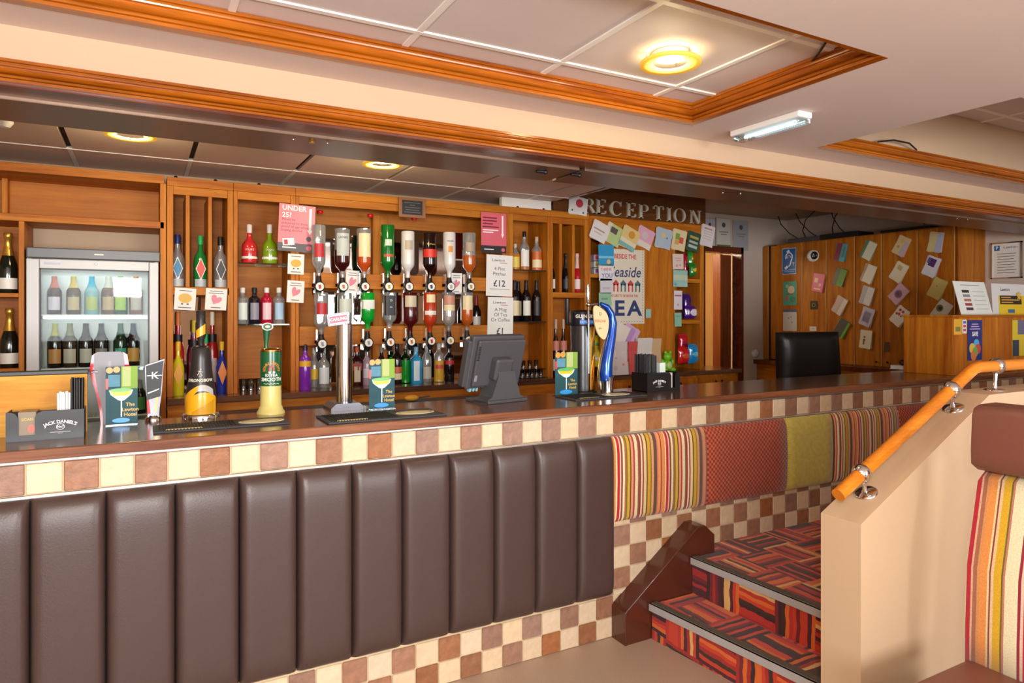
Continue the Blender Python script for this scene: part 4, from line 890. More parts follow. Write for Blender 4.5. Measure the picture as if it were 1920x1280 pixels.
def crisp_card(label, x0, y0, x1, y1, Y, c, top, rot):
    t, T, w_, h_ = sign('price_card', label, 'card', x0, y0, x1, y1, Y, paper, rot=rot, group='small price cards')
    yel = c == 'd8a828'
    if yel:
        part('picture', disc(MB(), T @ Matrix.Translation((0, h_*.04, 0)), w_*.32, 0, .0005, 16, .78), flat(c), t)
        for q in (-.13, .13): part('picture_foot', MB().box((q-.05)*w_, (q+.05)*w_, -h_*.26, -h_*.19, 0, .0005, T=T), greyp, t)
    else:
        ht = [(0, -.26), (.20, -.06), (.26, .10), (.20, .22), (.09, .22), (0, .11), (-.09, .22), (-.20, .22), (-.26, .10), (-.20, -.06)]
        part('picture', MB().prism([(x*w_, (y-.03)*h_*.9) for x, y in ht], 0, .0005, T @ Matrix.Rotation(-.45, 4, 'Z')), flat(c), t)
    rules(t, T, greyp, 0, [h_*.38]+([] if yel else [h_*.28]), [w_*.6, w_*.7], .004, 1); rules(t, T, greyp, 0, [-h_*.39], [w_*(.62 if yel else .45)], .005, 1)
crisp_card('white card with yellow cartoon on shelf edge left', 327, 540, 367, 581, YB-.008, 'd8a828', 'Hot Snacks', -.06)
crisp_card('white card with pink heart on shelf edge right', 385, 541, 425, 581, YB-.008, 'd87888', 'Thanks for', -.05)
crisp_card('white card with yellow cartoon below the pink sign', 539.5, 476, 570, 514, YB-.012, 'd8a828', 'Hot Snacks', -.03)
crisp_card('white card with pink heart below the yellow cartoon card', 538, 526, 570, 567, YB-.012, 'd87888', 'Thanks for', -.05)
crisp_card('white card with pink heart on optic rail left', 648, 507, 673, 548, YB-.020, 'd87888', 'Thanks for', -.04)
crisp_card('white card with pink heart on optic rail right', 846, 512, 866, 551, YB-.020, 'd87888', 'Thanks for', -.02)
# little framed licence plaque on the top rail
t, T, w_, h_ = sign('licence_plaque', 'small gold framed black plaque on the shelving top rail', 'plaque', 747, 371, 797, 408, YB-.022, mat('plaque_frame', '8a5a30', .35, noise=.1), th=.010)
part('plate', MB().box(-w_*.38, w_*.38, -h_*.36, h_*.36, 0, .001, T=T), ink, t)
rules(t, T @ Matrix.Translation((0, 0, .001)), flat('6a6458'), 0, [h_*(.24-.12*k) for k in range(5)], [w_*.6, w_*.2, w_*.55, w_*.5, w_*.6], h_*.03, 1)
for k, px_ in enumerate((330, 405, 487, 974, 1023)):
    q = wy(px_, 330+px_*.075, YB); solo('cable_clip', MB().lathe([(.010, 0), (.010, .012), (.004, .016)], 10, Matrix.Translation((q.x, YB+.03, 2.355+(.03 if False else 0)))), black, 'small black knob on the shelving top, %s from the left' % ('first', 'second', 'third', 'fourth', 'fifth')[k], 'knob', 'knobs on top of shelving')

# ================================================================ things on the bar
def onbar(x, y): return wz(x, y, ZC)
def up(px_, py_, Y): return wy(px_, py_, Y).z
def poly_smooth(pts, n=6):
    out = []; m_ = len(pts)
    for i in range(m_):
        p0, p1, p2, p3 = pts[i-1], pts[i], pts[(i+1) % m_], pts[(i+2) % m_]
        for k in range(n):
            t_ = k/n
            out.append(tuple(.5*((2*p1[j])+(-p0[j]+p2[j])*t_+(2*p0[j]-5*p1[j]+4*p2[j]-p3[j])*t_**2+(-p0[j]+3*p1[j]-3*p2[j]+p3[j])*t_**3) for j in (0, 1)))
    return out
def jd_print(t, T, s):
    def fn(p): a = PI/2-p.x/(s*3.2); r = s*3.2+p.y; return (r*math.cos(a), r*math.sin(a)-s*3.2, p.z)
    text("JACK DANIEL'S", s*.50, T @ Matrix.Translation((0, s*.55, 0)), gw, t, fn=fn, bold=.02, space=.95)
    mb = MB()
    for k in range(20):
        a, b = 2*PI*k/20, 2*PI*(k+1)/20
        mb.prism([(s*.40*math.cos(a), s*.33*math.sin(a)), (s*.40*math.cos(b), s*.33*math.sin(b)), (s*.36*math.cos(b), s*.29*math.sin(b)), (s*.36*math.cos(a), s*.29*math.sin(a))], 0, .0004, T)
    part('emblem_ring', mb, gw, t)
    text('No7', s*.36, T, gw, t, bold=.02); part('print_line', MB().box(-s*.95, s*.95, -s*.58, -s*.55, 0, .0003, T=T).box(-s*.25, s*.25, -s*.72, -s*.70, 0, .0003, T=T), gw, t)
def caddy(label, X0, X1, Y0, Y1, h, wx_, jx, js, napx):
    t = thing('bar_caddy', label, 'caddy', ((X0+X1)/2, (Y0+Y1)/2, ZC)); z = ZC
    T = FR((X0, Y0, z)); W = X1-X0
    a, b = wx_
    front = [(0, 0), (W, 0), (W, h), (b+.02, h), (b+.008, h-.006), (b, h-.02), (b, .018), (a, .018), (a, h-.02), (a-.008, h-.006), (a-.02, h), (0, h)]
    front = [(max(0, x), y) for x, y in front]
    part('front_panel', MB().prism(front, 0, .003, T), black, t)
    part('tray', MB().box(X0, X1, Y0, Y1, z, z+.004).box(X0, X0+.003, Y0, Y1, z, z+h*.98).box(X1-.003, X1, Y0, Y1, z, z+h*.98).box(X0, X1, Y1-.003, Y1, z, z+h*.9).box(X0+W*.62, X0+W*.63, Y0, Y1, z, z+h*.9), black, t)
    jd_print(t, FR((X0+jx, Y0-.0035, z+h*.42)), js)
    return t
zc = up(80, 770, .17)-ZC
cadL = caddy('black bar caddy with white lettering and straws, on the left', -.072, .148, .168, .275, zc, (.034, .080), .152, .031, .08)
solo('coaster_stack', MB().box(-.040, .010, .180, .262, ZC+.005, ZC+zc*.97), flat('a8987e'), 'stack of beige paper coasters in the left caddy', 'coasters')
q = thing('coaster', 'printed paper coaster with red drink picture in the left caddy', 'coaster', (-.015, .176, ZC))
part('sheet', bx(-.039, .009, .1745, .1765, ZC+.005, ZC+zc*.98), flat('8a7860'), q); T = FR((-.003, .1743, ZC+zc*.40))
part('picture', disc(MB(), T, .011, 0, .0004, 14, 1.3), flat('d86a5a'), q); text('SCAN', .013, FR((-.014, .1743, ZC+zc*.72)), flat('e8c050'), q)
def straws(label, X0, X1, Y0, Y1, z0, z1, m, nx, ny, r=.0034):
    for i in range(nx):
        for j in range(ny):
            x = X0+(X1-X0)*(i+.5)/nx; y = Y0+(Y1-Y0)*(j+.5)/ny; dx = random.uniform(-.002, .002)
            solo('drinking_straw', MB().tube([(x, y, z0), (x+dx, y, z1+random.uniform(-.004, .004))], r, 7), m, label, 'straw', label)
zs1 = up(112, 734, .22); zs2 = up(147, 708, .23)
straws('white drinking straw in the bundle of the left caddy', .067, .106, .185, .21, ZC+.005, zs1, whitep, 6, 2)
straws('black drinking straw in the bundle of the left caddy', .108, .144, .18, .25, ZC+.005, zs2, black, 5, 4, .0037)

# cola font -----------------------------------------------------
ck = thing('cola_font', 'red and silver curved cola dispenser behind the cocktail card', 'drinks font', (.21, .46, ZC))
cz_ = up(197, 661, .46)-ZC
T = FR((.215, .455, ZC)); hw = .066
sil = [(-.030, 0), (.030, 0), (.034, .05), (.046, .12), (hw*.98, .19), (hw, .22), (hw*.9, cz_-.01), (hw*.7, cz_), (-hw*.7, cz_), (-hw*.9, cz_-.01), (-hw, .22), (-hw*.98, .19), (-.046, .12), (-.034, .05)]
part('red_body', MB().prism(sil, -.04, 0.0, T), glossy('d01424'), ck)
s2 = [(-.022, 0), (.026, 0), (.026, .05), (.030, .12), (.046, .19), (.050, .22), (.046, cz_-.006), (.036, cz_+.004), (-.040, cz_+.004), (-.052, cz_-.006), (-.052, .22), (-.044, .16), (-.030, .09), (-.024, .04)]
part('silver_front', MB().prism(s2, 0.0, .012, T, True), mat('silver_paint', '9c9ca2', .6, 0, noise=.03), ck)
part('bottle_emblem', MB().prism([(-.012, .15), (.012, .15), (.012, .20), (.005, .228), (.004, .245), (-.004, .245), (-.005, .228), (-.012, .20)], .012, .0128, T), flat('a8a4a8'), ck)
part('red_emblem_label', MB().box(-.012, .012, .165, .185, .0128, .0134, T=T), flat('c83038'), ck)
part('nozzle', MB().tube([(.155, .425, up(170, 697, .44)), (.175, .43, up(170, 697, .44))], .004, 8), chrome, ck)

# cocktail cards --------------------------------------------------
def leaflet(label, x0, x1, yb, yt, Y):
    a, b = wy(x0, yb, Y).x, wy(x1, yb, Y).x; h = wy(x0, yt, Y).z-ZC; w_ = b-a
    t = thing('cocktail_card', label, 'card', ((a+b)/2, Y, ZC), 0, 'cocktail cards'); T = FR(((a+b)/2, Y, ZC))
    part('holder', MB().box(-w_/2, w_/2, 0, h, -.004, -.002, T=T).box(-w_/2, w_/2, 0, .002, -.04, .012, T=T), gl_clear, t)
    c = part('card', MB().box(-w_/2, w_/2, .003, h, -.0015, 0, T=T), mat('card_teal', '164c54', .6, noise=.35, nscale=4, stretch=(.3, 1, 9)), t)
    mb = lambda: MB()
    part('print_green', mb().box(-w_*.02, w_*.5, h*.62, h, 0, .0004, T=T), mat('card_green', '86ac3c', .6, noise=.25, nscale=6), c)
    part('print_cream', mb().box(w_*.02, w_*.28, h*.66, h, .0004, .0006, T=T), flat('b8c480', .6), c)
    part('print_blue', mb().box(-w_*.42, -w_*.05, h*.66, h*.86, 0, .0004, T=T), mat('card_ice', '5a90a8', .6, noise=.3, nscale=30), c)
    part('print_fruit', disc(disc(mb(), T @ Matrix.Translation((-w_*.38, h*.94, 0)), w_*.11), T @ Matrix.Translation((-w_*.16, h*.95, 0)), w_*.11), flat('e0983a', .3), c)
    part('print_red', mb().box(-w_*.5, -w_*.42, h*.62, h*.80, .0002, .0005, T=T), flat('d04838', .3), c)
    bowl = [(-w_*.40, h*.60), (w_*.36, h*.60), (w_*.30, h*.52), (w_*.10, h*.43), (0, h*.41), (-w_*.12, h*.43), (-w_*.34, h*.52)]
    part('print_glass', mb().prism(bowl, .0006, .0010, T).box(-w_*.03, w_*.01, h*.14, h*.42, .0006, .0009, T=T), flat('d8ecf0', .3), c)
    part('print_drink', mb().prism([(-w_*.36, h*.585), (w_*.32, h*.585), (w_*.22, h*.50), (-w_*.26, h*.50)], .0010, .0013, T), flat('e8cc28', .3), c)
    part('print_drink_top', disc(mb(), T @ Matrix.Translation((-w_*.03, h*.60, .0010)), w_*.36, 0, .0004, 18, .18), flat('68b868', .3), c)
    part('print_foot', disc(disc(mb(), T @ Matrix.Translation((-w_*.02, h*.08, .0004)), w_*.28, 0, .0004, 18, .30), T @ Matrix.Translation((-w_*.02, h*.10, .0008)), w_*.12, 0, .0004, 12, .35), flat('3a9ae0', .3), c)
    text('The\nLawton\nHotel', h*.085, T @ Matrix.Translation((w_*.27, h*.26, .0004)), flat('e0b040', .3), c, bold=.015)
    return t
leaflet('cocktail card in clear holder in front of the cola font', 198, 258, 796, 688, .395)
leaflet('cocktail card in clear holder beside the chrome column font', 692, 740, 767, 674, .335)
leaflet('cocktail card in clear holder in front of the stout font', 1041, 1083, 741, 661, .375)

# slim chrome font with red tip ------------------------------------
kf = thing('chrome_font', 'slim flared chrome beer font beside the cocktail card', 'beer font', (.365, .455, ZC)); kh = up(290, 680, .455)-ZC
T = FR((.365, .45, ZC))
part('body', MB().prism([(-.020, 0), (.020, 0), (.022, .05), (.030, kh*.5), (.036, kh*.95), (.040, kh+.015), (-.028, kh-.008), (-.030, kh*.9), (-.026, kh*.5), (-.020, .05)], -.03, 0, T), mat('dark_steel', '77767a', .35, .9, noise=.05), kf)
part('badge', MB().prism([(-.024, kh*.36), (.025, kh*.42), (.034, kh*.93), (.037, kh+.009), (-.026, kh-.012)], 0, .002, T), blk, kf)
text('K', .040, T @ Matrix.Translation((.005, kh*.78, .002)), gw, kf, bold=.01); part('emblem_line', MB().box(-.022, .03, kh*.78, kh*.785, .002, .0026, T=T), chrome, kf)
part('silver_swoosh', MB().prism([(-.02, kh*.47), (.02, kh*.54), (.02, kh*.555), (-.02, kh*.49)], .002, .0026, T), chrome, kf)
part('red_flash', MB().prism([(-.021, .03), (-.010, .03), (-.018, kh*.46), (-.024, kh*.46)], 0, .0015, T), flat('d02030'), kf); part('gold_flash', MB().prism([(.004, .03), (.011, .04), (.018, kh*.5), (.012, kh*.48)], 0, .0015, T), gold, kf)
part('base_ring', MB().lathe([(.030, 0), (.030, .012), (.024, .016), (.022, .022)], 20, Matrix.Translation((.365, .468, ZC))), chrome, kf)

# black and gold cider font -----------------------------------------
def ribbon(fA, fB, rfun, a0, a1, c0, n=24, lift=.0012):   # band on a body of revolution between heights fA(u) and fB(u)
    mb = MB(); vs = []; fs = []; mrows = 5
    for i in range(n+1):
        u_ = i/n; a = a0+(a1-a0)*u_
        for j in range(mrows+1):
            z = fA(u_)+(fB(u_)-fA(u_))*j/mrows; r = rfun(z)+lift; vs.append((c0[0]+r*math.cos(a), c0[1]+r*math.sin(a), c0[2]+z))
    k_ = mrows+1
    for i in range(n):
        for j in range(mrows): fs.append((i*k_+j, (i+1)*k_+j, (i+1)*k_+j+1, i*k_+j+1))
    return mb.add(vs, fs, True)
sb0 = Vector((.538, .45, ZC)); sf = thing('cider_font', 'black and gold cider font with bow emblem on a chrome base', 'beer font', sb0)
ztop = up(380, 647, .45)-ZC
pr = [(.058, .018), (.059, .05), (.0585, .09), (.055, .12), (.048, .155), (.042, .20), (.039, .24), (.036, ztop-.012), (.028, ztop-.002), (.014, ztop)]
def rS(z):
    for (r0, z0), (r1, z1) in zip(pr[:-1], pr[1:]):
        if z0 <= z <= z1: return r0+(r1-r0)*(z-z0)/(z1-z0)
    return pr[0][0] if z < pr[0][1] else pr[-1][0]
part('body', MB().lathe(pr, 32, Matrix.Translation(sb0)), mat('satin_black', '2a2524', .33, noise=.05), sf)
part('chrome_base', MB().lathe([(.072, 0), (.072, .014), (.068, .020), (.058, .021)], 32, Matrix.Translation(sb0)), chrome, sf)
gy = flat('eaa81c', .25); F0 = -PI/2-.17
part('gold_wave', ribbon(lambda u_: .02, lambda u_: .024+.085*math.sin(PI*(.12+.62*u_))**1.0, rS, F0-1.3, F0+1.3, sb0), gy, sf)
part('silver_wave', ribbon(lambda u_: .06+.055*math.sin(PI*(.05+.75*u_)), lambda u_: .072+.060*math.sin(PI*(.05+.75*u_))+.012*u_, rS, F0-1.15, F0+1.0, sb0, lift=.0018), flat('b8b6b2', .25), sf)
part('gold_wave', ribbon(lambda u_: .040+.085*u_*.9, lambda u_: .075+.062*u_**.6, rS, F0-1.3, F0-.1, sb0, lift=.0022), gy, sf)
part('amber_window', ribbon(lambda u_: .022, lambda u_: .03+.05*u_, rS, F0-.5, F0+1.0, sb0, lift=.0024), flat('c89020', .25), sf)
def wrapS(zc_, c0, rf, ang):
    def fn(p):
        z = zc_+p.y; r = rf(z)+.0015+p.z; a = ang+p.x/rf(zc_); return (c0[0]+r*math.cos(a), c0[1]+r*math.sin(a), c0[2]+z)
    return fn
text('STRONGBOW', .0165, None, flat('ece2c8'), sf, fn=wrapS(.157, sb0, rS, F0+.02), bold=.02, shear=.1)
T = FR(sb0+Vector((-.006, -rS(.185)-.001, .185))); part('bow_emblem', MB().tube([(-.010, -.006, 0), (0, .012, 0), (.004, .016, 0)], .0012, 5, T=T).tube([(-.008, .010, 0), (.010, .006, 0)], .001, 5, T=T).tube([(0, .004, 0), (.008, -.008, 0), (-.004, -.012, 0)], .0012, 5, T=T).sphere(.003, (.002, .018, 0), seg=8, T=T), flat('ece2c8'), sf)
hz = up(372, 582, .45)-ZC
hnd = part('tap_handle', MB().lathe([(.010, ztop-.004), (.012, ztop+.02), (.020, ztop+.04), (.021, ztop+.09), (.018, ztop+.10), (.019, hz-.004), (.015, hz)], 20, Matrix.Translation(sb0)), mat('satin_black', '2a2524'), sf)
part('handle_band', ribbon(lambda u_: ztop+.028+.02*u_, lambda u_: ztop+.06+.03*u_, lambda z: .0205, F0-.9, F0+1.0, sb0), gy, hnd)

# green ale font -----------------------------------------------------
jb = Vector((.812, .445, ZC)); jf = thing('ale_font', 'green and cream cylindrical ale font with green handle', 'beer font', jb); jt = up(510, 657, .445)-ZC; jg = up(510, 722, .445)-ZC
crmp = mat('cream_font_base', 'd8c878', .35, noise=.04)
part('cream_base', MB().lathe([(.058, 0), (.058, .008), (.052, .014), (.047, .030), (.044, .034), (.0425, jg)], 28, Matrix.Translation(jb)), crmp, jf)
part('green_drum', MB().lathe([(.0435, jg), (.0435, jt-.004)], 28, Matrix.Translation(jb)), mat('font_green', '0f5a32', .25, noise=.05, coat=.4), jf)
part('gold_top', MB().lathe([(.0435, jt-.004), (.0445, jt), (.043, jt+.008), (.030, jt+.012), (.012, jt+.014)], 28, Matrix.Translation(jb)), mat('brass_top', 'c89a4a', .2, 1.0, noise=.05), jf)
rj = lambda z: .0435
AJ = -PI/2-.10
def arcfn(zc_, rad):
    def fn(p):
        a = PI/2-p.x/rad; rr = rad+p.y; X = rr*math.cos(a); Z = zc_+rr*math.sin(a)-rad; b = AJ+X/.0435; r = .045+p.z
        return (jb.x+r*math.cos(b), jb.y+r*math.sin(b), jb.z+Z)
    return fn
text("JOHN SMITH'S", .0165, None, flat('e8842a'), jf, fn=arcfn(jg+.098, .030), bold=.02)
text('EXTRA', .0165, None, flat('f0ece0'), jf, fn=wrapS(jg+.046, jb, rj, AJ), bold=.02); text('SMOOTH', .0215, None, flat('f0ece0'), jf, fn=wrapS(jg+.028, jb, rj, AJ), bold=.02)
part('script_line', ribbon(lambda u_: jg+.009+.0015*math.sin(30*u_), lambda u_: jg+.0115+.0015*math.sin(30*u_), rj, AJ-.75, AJ+.75, jb, n=40), flat('d8d4b0'), jf)
Tm = FR((jb.x-.004, jb.y-.0452, jb.z+jg+.075)); part('magnet_emblem', MB().tube([(-.008, -.014, 0), (-.009, .002, 0), (0, .012, 0), (.009, .002, 0), (.008, -.014, 0)], .004, 8, T=Tm), flat('d8605a'), jf); part('magnet_tips', MB().box(-.013, -.004, -.020, -.012, -.001, .004, T=Tm).box(.004, .013, -.020, -.012, -.001, .004, T=Tm), flat('f0ece0'), jf)
hb = wy(499, 656, .445); ht = wy(500, 618, .445); hh = part('handle', MB().tube([(hb.x, .445, jb.z+jt), (hb.x, .445, jb.z+jt+.03), (ht.x, .445, ht.z-.01), (ht.x, .445, ht.z+.004)], [.009, .008, .015, .016], 14), mat('font_green', '0f5a32'), jf)
bq = wy(501, 612, .43); part('oval_badge', disc(MB(), FR((bq.x, .43, bq.z)), .023, 0, .012, 20, .72), flat('e8e4d8'), hh); part('oval_badge_green', disc(MB(), FR((bq.x, .418, bq.z)), .019, 0, .001, 20, .70), mat('font_green', '0f5a32'), hh)
part('badge_emblem', disc(MB(), FR((bq.x, .4168, bq.z)), .010, 0, .0006, 14, .6), flat('d8c8a8'), hh)

# chrome column lager font ---------------------------------------------
cb = Vector((1.128, .44, ZC)); cf = thing('column_font', 'tall chrome column lager font with tilted badge', 'beer font', cb); ctp = up(632, 608, .44)-ZC
part('column', MB().lathe([(.036, .028), (.036, ctp)], 32, Matrix.Translation(cb)).lathe([(.036, ctp), (.030, ctp+.008), (.01, ctp+.01)], 32, Matrix.Translation(cb)), chrome, cf)
part('base', MB().prism([(-.075, 0), (.075, 0), (.075, .010), (.052, .030), (-.052, .030), (-.075, .010)], -.085, .065, FR(cb)), mat('dark_steel', '77767a', .35, .9, noise=.05), cf)
bq = wy(634.5, 598, .39); T = FR((bq.x, .39, bq.z), rot=.14)
bdg = part('badge', MB().box(-.048, .048, -.027, .027, -.012, 0, bev=.003, T=T), flat('dcdce4', .25), cf)
part('badge_blue', MB().box(-.044, .044, -.023, .023, 0, .001, T=T), flat('4a4a9a', .25), bdg); part('badge_white', MB().box(-.042, .042, -.021, .021, .001, .0016, T=T), flat('e8e4ea', .25), bdg); part('badge_red', MB().box(-.039, .039, -.015, .015, .0016, .0022, T=T), flat('a01838', .25), bdg)
text('CARLING', .0185, T @ Matrix.Translation((0, 0, .0022)), gw, bdg, bold=.03, xs=.95)

# bar runner mats -----------------------------------------------------------
def runner(label, X0, X1, Y0, Y1, bxr):
    t = thing('bar_mat', label, 'bar mat', ((X0+X1)/2, (Y0+Y1)/2, ZC), 0, 'rubber bar mats')
    part('mat', MB().box(X0, X1, Y0, Y1, ZC, ZC+.007, bev=.003), mat('rubber_mat', '3c3c3e', .7, noise=.1, bump=.3, bscale=200), t)
    mb = MB(); n = int((X1-X0-.04)/.011)
    for i in range(n):
        x = X0+.02+i*.011
        if abs(x-bxr) > .10: mb.box(x, x+.005, Y0+.015, Y1-.015, ZC+.007, ZC+.010)
    part('ribs', mb, blackm, t)
    T = Matrix.Translation((bxr, (Y0+Y1)/2-.01, ZC+.008)); part('oval_badge', disc(MB(), T, .085, 0, .0015, 28, .55), flat('e4dcc0'), t); part('oval_badge_ring', disc(MB(), T, .076, .0015, .002, 28, .50), flat('b8962a'), t); part('oval_badge_centre', disc(MB(), T, .066, .002, .0025, 28, .42), flat('d8cca0'), t)
    text('FREE HOUSE', .016, T @ Matrix.Translation((0, 0, .0025)), flat('7a5a20'), t) if False else None
    part('mat_line', bx(X0+.04, X0+.16, Y0+.02, Y0+.03, ZC+.0072, ZC+.0106), flat('b89a60'), t)
runner('black rubber bar mat in front of the cider and ale fonts', .36, .83, .105, .28, .735)
runner('black rubber bar mat in front of the chrome column font', .955, 1.45, .015, .235, 1.345)
runner('black rubber bar mat below the blue curved font', 2.19, 2.64, .150, .340, 2.50)

# till ---------------------------------------------------------------------
tl = thing('till_monitor', 'dark grey touchscreen till seen from behind on the bar', 'till', (1.86, .36, ZC), math.radians(10.7))
part('base', MB().prism([(-.125, 0), (.118, 0), (.118, .014), (.085, .030), (.055, .115), (.048, .150), (-.048, .150), (-.055, .115), (-.090, .030), (-.125, .014)], -.02, .085, FR((0, 0, 0))).box(-.125, .118, -.10, .09, 0, .016, bev=.004), dgrey, tl, local=True)
MT = Matrix.Translation((-.02, -.02, .195)) @ Matrix.Rotation(math.radians(16), 4, 'X')
part('screen_housing', MB().box(-.165, .150, -.012, .025, -.130, .135, bev=.008, T=MT).box(-.140, .150, -.030, -.010, -.115, .118, bev=.008, T=MT), dgrey, tl, local=True)
part('screen', MB().box(-.155, .140, .0248, .0262, -.115, .122, T=MT), black, tl, local=True)
part('hinge_block', MB().box(-.050, .055, -.075, -.02, -.075, .035, bev=.012, T=MT, seg=3), dgrey, tl, local=True)
part('card_reader', MB().box(-.185, -.163, -.010, .030, -.118, .110, bev=.004, T=MT), dgrey, tl, local=True)
vn = MB()
for k in range(9): vn.box(-.137, -.125, -.0308, -.0298, .02+k*.008, .024+k*.008, T=MT)
part('vents', vn, black, tl, local=True); part('sticker', MB().box(-.136, -.120, -.0308, -.0298, -.085, -.055, T=MT), flat('8a8688'), tl, local=True)
part('port_plugs', MB().box(-.13, -.12, .0, .02, -.150, -.128, T=MT).box(-.11, -.10, 0, .02, -.148, -.128, T=MT).box(-.09, -.08, 0, .02, -.148, -.128, T=MT), flat('88c0c8'), tl, local=True)

# stout font ------------------------------------------------------------------
gb = Vector((2.44, .455, ZC)); gf = thing('stout_font', 'black and gold stout font with white lettering', 'beer font', gb); gt = up(1083, 582, .455)-ZC; gband = up(1083, 611, .455)-ZC
AG = -PI/2-.45
part('body', MB().lathe([(.066, .012), (.066, gband)], 28, Matrix.Translation(gb), a0=AG-2.6, a1=AG+.35, cap=False), mat('stout_black', '2a2a2c', .25, noise=.15, nscale=8, coat=.3), gf)
part('top_band', MB().lathe([(.068, gband), (.070, gband+.01), (.070, gt-.01), (.066, gt), (.03, gt+.004)], 28, Matrix.Translation(gb)), mat('stout_band', '1c1c1e', .25), gf)
part('base', MB().lathe([(.080, 0), (.080, .008), (.070, .012)], 28, Matrix.Translation(gb)), black, gf)
part('gold_bar', MB().box(gb.x+.006, gb.x+.040, gb.y-.066, gb.y-.03, ZC+.012, ZC+gband, bev=.006), mat('brass_bar', 'c8923a', .2, 1.0, noise=.04), gf)
part('dark_core', MB().lathe([(.05, .012), (.05, gband)], 20, Matrix.Translation(gb)), dkwood, gf)
rg = lambda z: .0705
text('GUINNESS', .026, None, gw, gf, fn=wrapS((gt+gband)/2+.010, gb, lambda z: .0715, AG+.16), bold=.02); part('blue_band', ribbon(lambda u_: gband+.010, lambda u_: gband+.034, rg, AG-.35, AG+.95, gb), flat('2a78d0'), gf); text('EXTRA COLD', .015, None, flat('c0dcf4'), gf, fn=lambda p: wrapS(gband+.022, gb, lambda z: .0725, AG+.30)(p), bold=.01)
part('harp_emblem', MB().tube([(-.007, -.010, 0), (.006, .012, 0), (.010, -.010, 0), (-.007, -.010, 0)], .0012, 5, T=FR((gb.x-.005, gb.y-.0715, ZC+gt-.014))), gold, gf)
part('tap_handle', MB().tube([(gb.x-.10, gb.y, ZC+gband+.01), (gb.x-.10, gb.y, up(1050, 606, .455)), (gb.x-.10, gb.y, up(1050, 560, .455))], [.007, .010, .013], 12).tube([(gb.x-.10, gb.y, ZC+gband+.012), (gb.x-.05, gb.y, ZC+gband+.012)], .008, 8), black, gf)

# blue curved lager font ---------------------------------------------------------
pb = Vector((2.505, .33, ZC)); YPf = .33
pf = thing('curved_font', 'blue curved lager font with cream leaf badge and chrome tap', 'beer font', pb)
path = [wy(x, y, YPf) for x, y in ((1137, 712), (1135.5, 700), (1137, 680), (1141, 655), (1146, 630), (1149, 606), (1146, 588), (1138, 575), (1126, 569))]
part('blue_arch', MB().tube(path, [.036, .036, .033, .030, .026, .023, .019, .015, .010], 18), mat('metal_blue', '1450b8', .15, .5, noise=.04, coat=.6), pf)
path2 = [wy(x, y, YPf+.03) for x, y in ((1126, 730), (1124, 700), (1127, 675), (1133, 650), (1138, 625), (1140, 605), (1137, 585), (1129, 574))]
part('chrome_edge', MB().tube(path2, [.012]*8, 12), chrome, pf)
sp = [wy(1138, 736, YPf), wy(1138, 722, YPf), wy(1138, 706, YPf)]; part('chrome_foot', MB().tube([(p.x, p.y, max(ZC, p.z)) for p in sp], [.034, .032, .039], 20), chrome, pf)
T = FR((0, YPf-.022, 0)); lf = poly_smooth([(wy(x, y, YPf-.022).x, wy(x, y, YPf-.022).z) for x, y in ((1113, 574), (1122, 575), (1135, 586), (1140, 602), (1138, 622), (1132, 636), (1122, 629), (1115, 612), (1112, 592))], 4)
lb_ = part('leaf_badge', MB().prism(lf, 0, .008, T), mat('badge_cream', 'ddc89a', .3, noise=.05), pf)
q = wy(1125.5, 602, YPf-.03); text('PERONI', .0215, FR((q.x, YPf-.0305, q.z)), flat('d0604a'), lb_, xs=.95, bold=.01); part('badge_emblem', MB().tube([(-.006, 0, 0), (-.004, .012, 0), (.004, .012, 0), (.006, 0, 0), (0, -.004, 0), (-.006, 0, 0)], .0014, 5, T=FR((q.x, YPf-.0305, q.z+.035))), flat('5a3a28'), lb_)
part('badge_emblem', disc(MB(), FR((q.x-.002, YPf-.0302, q.z-.038)), .011, 0, .0008, 16, .5), flat('b8946a'), lb_)
ta = wy(1103, 571, YPf); part('tap', MB().tube([wy(1120, 570, YPf), ta], .008, 10).sphere(.013, ta, seg=10).tube([ta, wy(1103, 576, YPf), wy(1104, 640, YPf), wy(1104, 700, YPf)], [.010, .007, .005, .005], 10), chrome, pf)
part('tap_handle', MB().tube([ta, wy(1102, 560, YPf), wy(1102, 545, YPf), wy(1102, 533, YPf)], [.006, .010, .012, .008], 12), chrome, pf)

# right caddy ----------------------------------------------------------------------
zr = up(1240, 698, .27)-ZC
cadR = caddy('black bar caddy with white lettering and straws, right of blue font', 2.737, 2.972, .27, .40, zr, (.170, .200), .085, .029, .1)
straws('black drinking straw in the bundle of the right caddy', 2.742, 2.83, .29, .39, ZC+.005, up(1205, 665, .33), black, 9, 6, .0037)
solo('napkin_stack', MB().box(2.845, 2.885, .29, .37, ZC+.005, up(1230, 679, .33)), flat('d8e4da'), 'stack of pale napkins in the right caddy', 'napkins')
solo('coaster_stack', MB().box(2.904, 2.93, .283, .38, ZC+.005, ZC+zr*.95), flat('c8c0b4'), 'stack of beer coasters in the right caddy', 'coasters')
# ice scoop behind the bar
sc = thing('wooden_scoop', 'wooden spoon with metal handle on the sink behind the bar', 'scoop', wz(772, 746, 1.055)); q = wz(772, 746, 1.055)
part('bowl', MB().sphere(.04, (q.x, q.y, q.z), (1.1, .7, .45), 14), oak_light, sc); part('handle', MB().tube([(q.x+.03, q.y, q.z), (q.x+.12, q.y+.02, q.z+.003)], .005, 8), steel, sc)
solo('bar_sink', MB().box(.5, 2.3, .50, 1.2, 1.0, 1.037, bev=.004), mat('dark_sink', '3a3a3c', .4, .6), 'dark metal work surface behind the bar counter', 'sink')

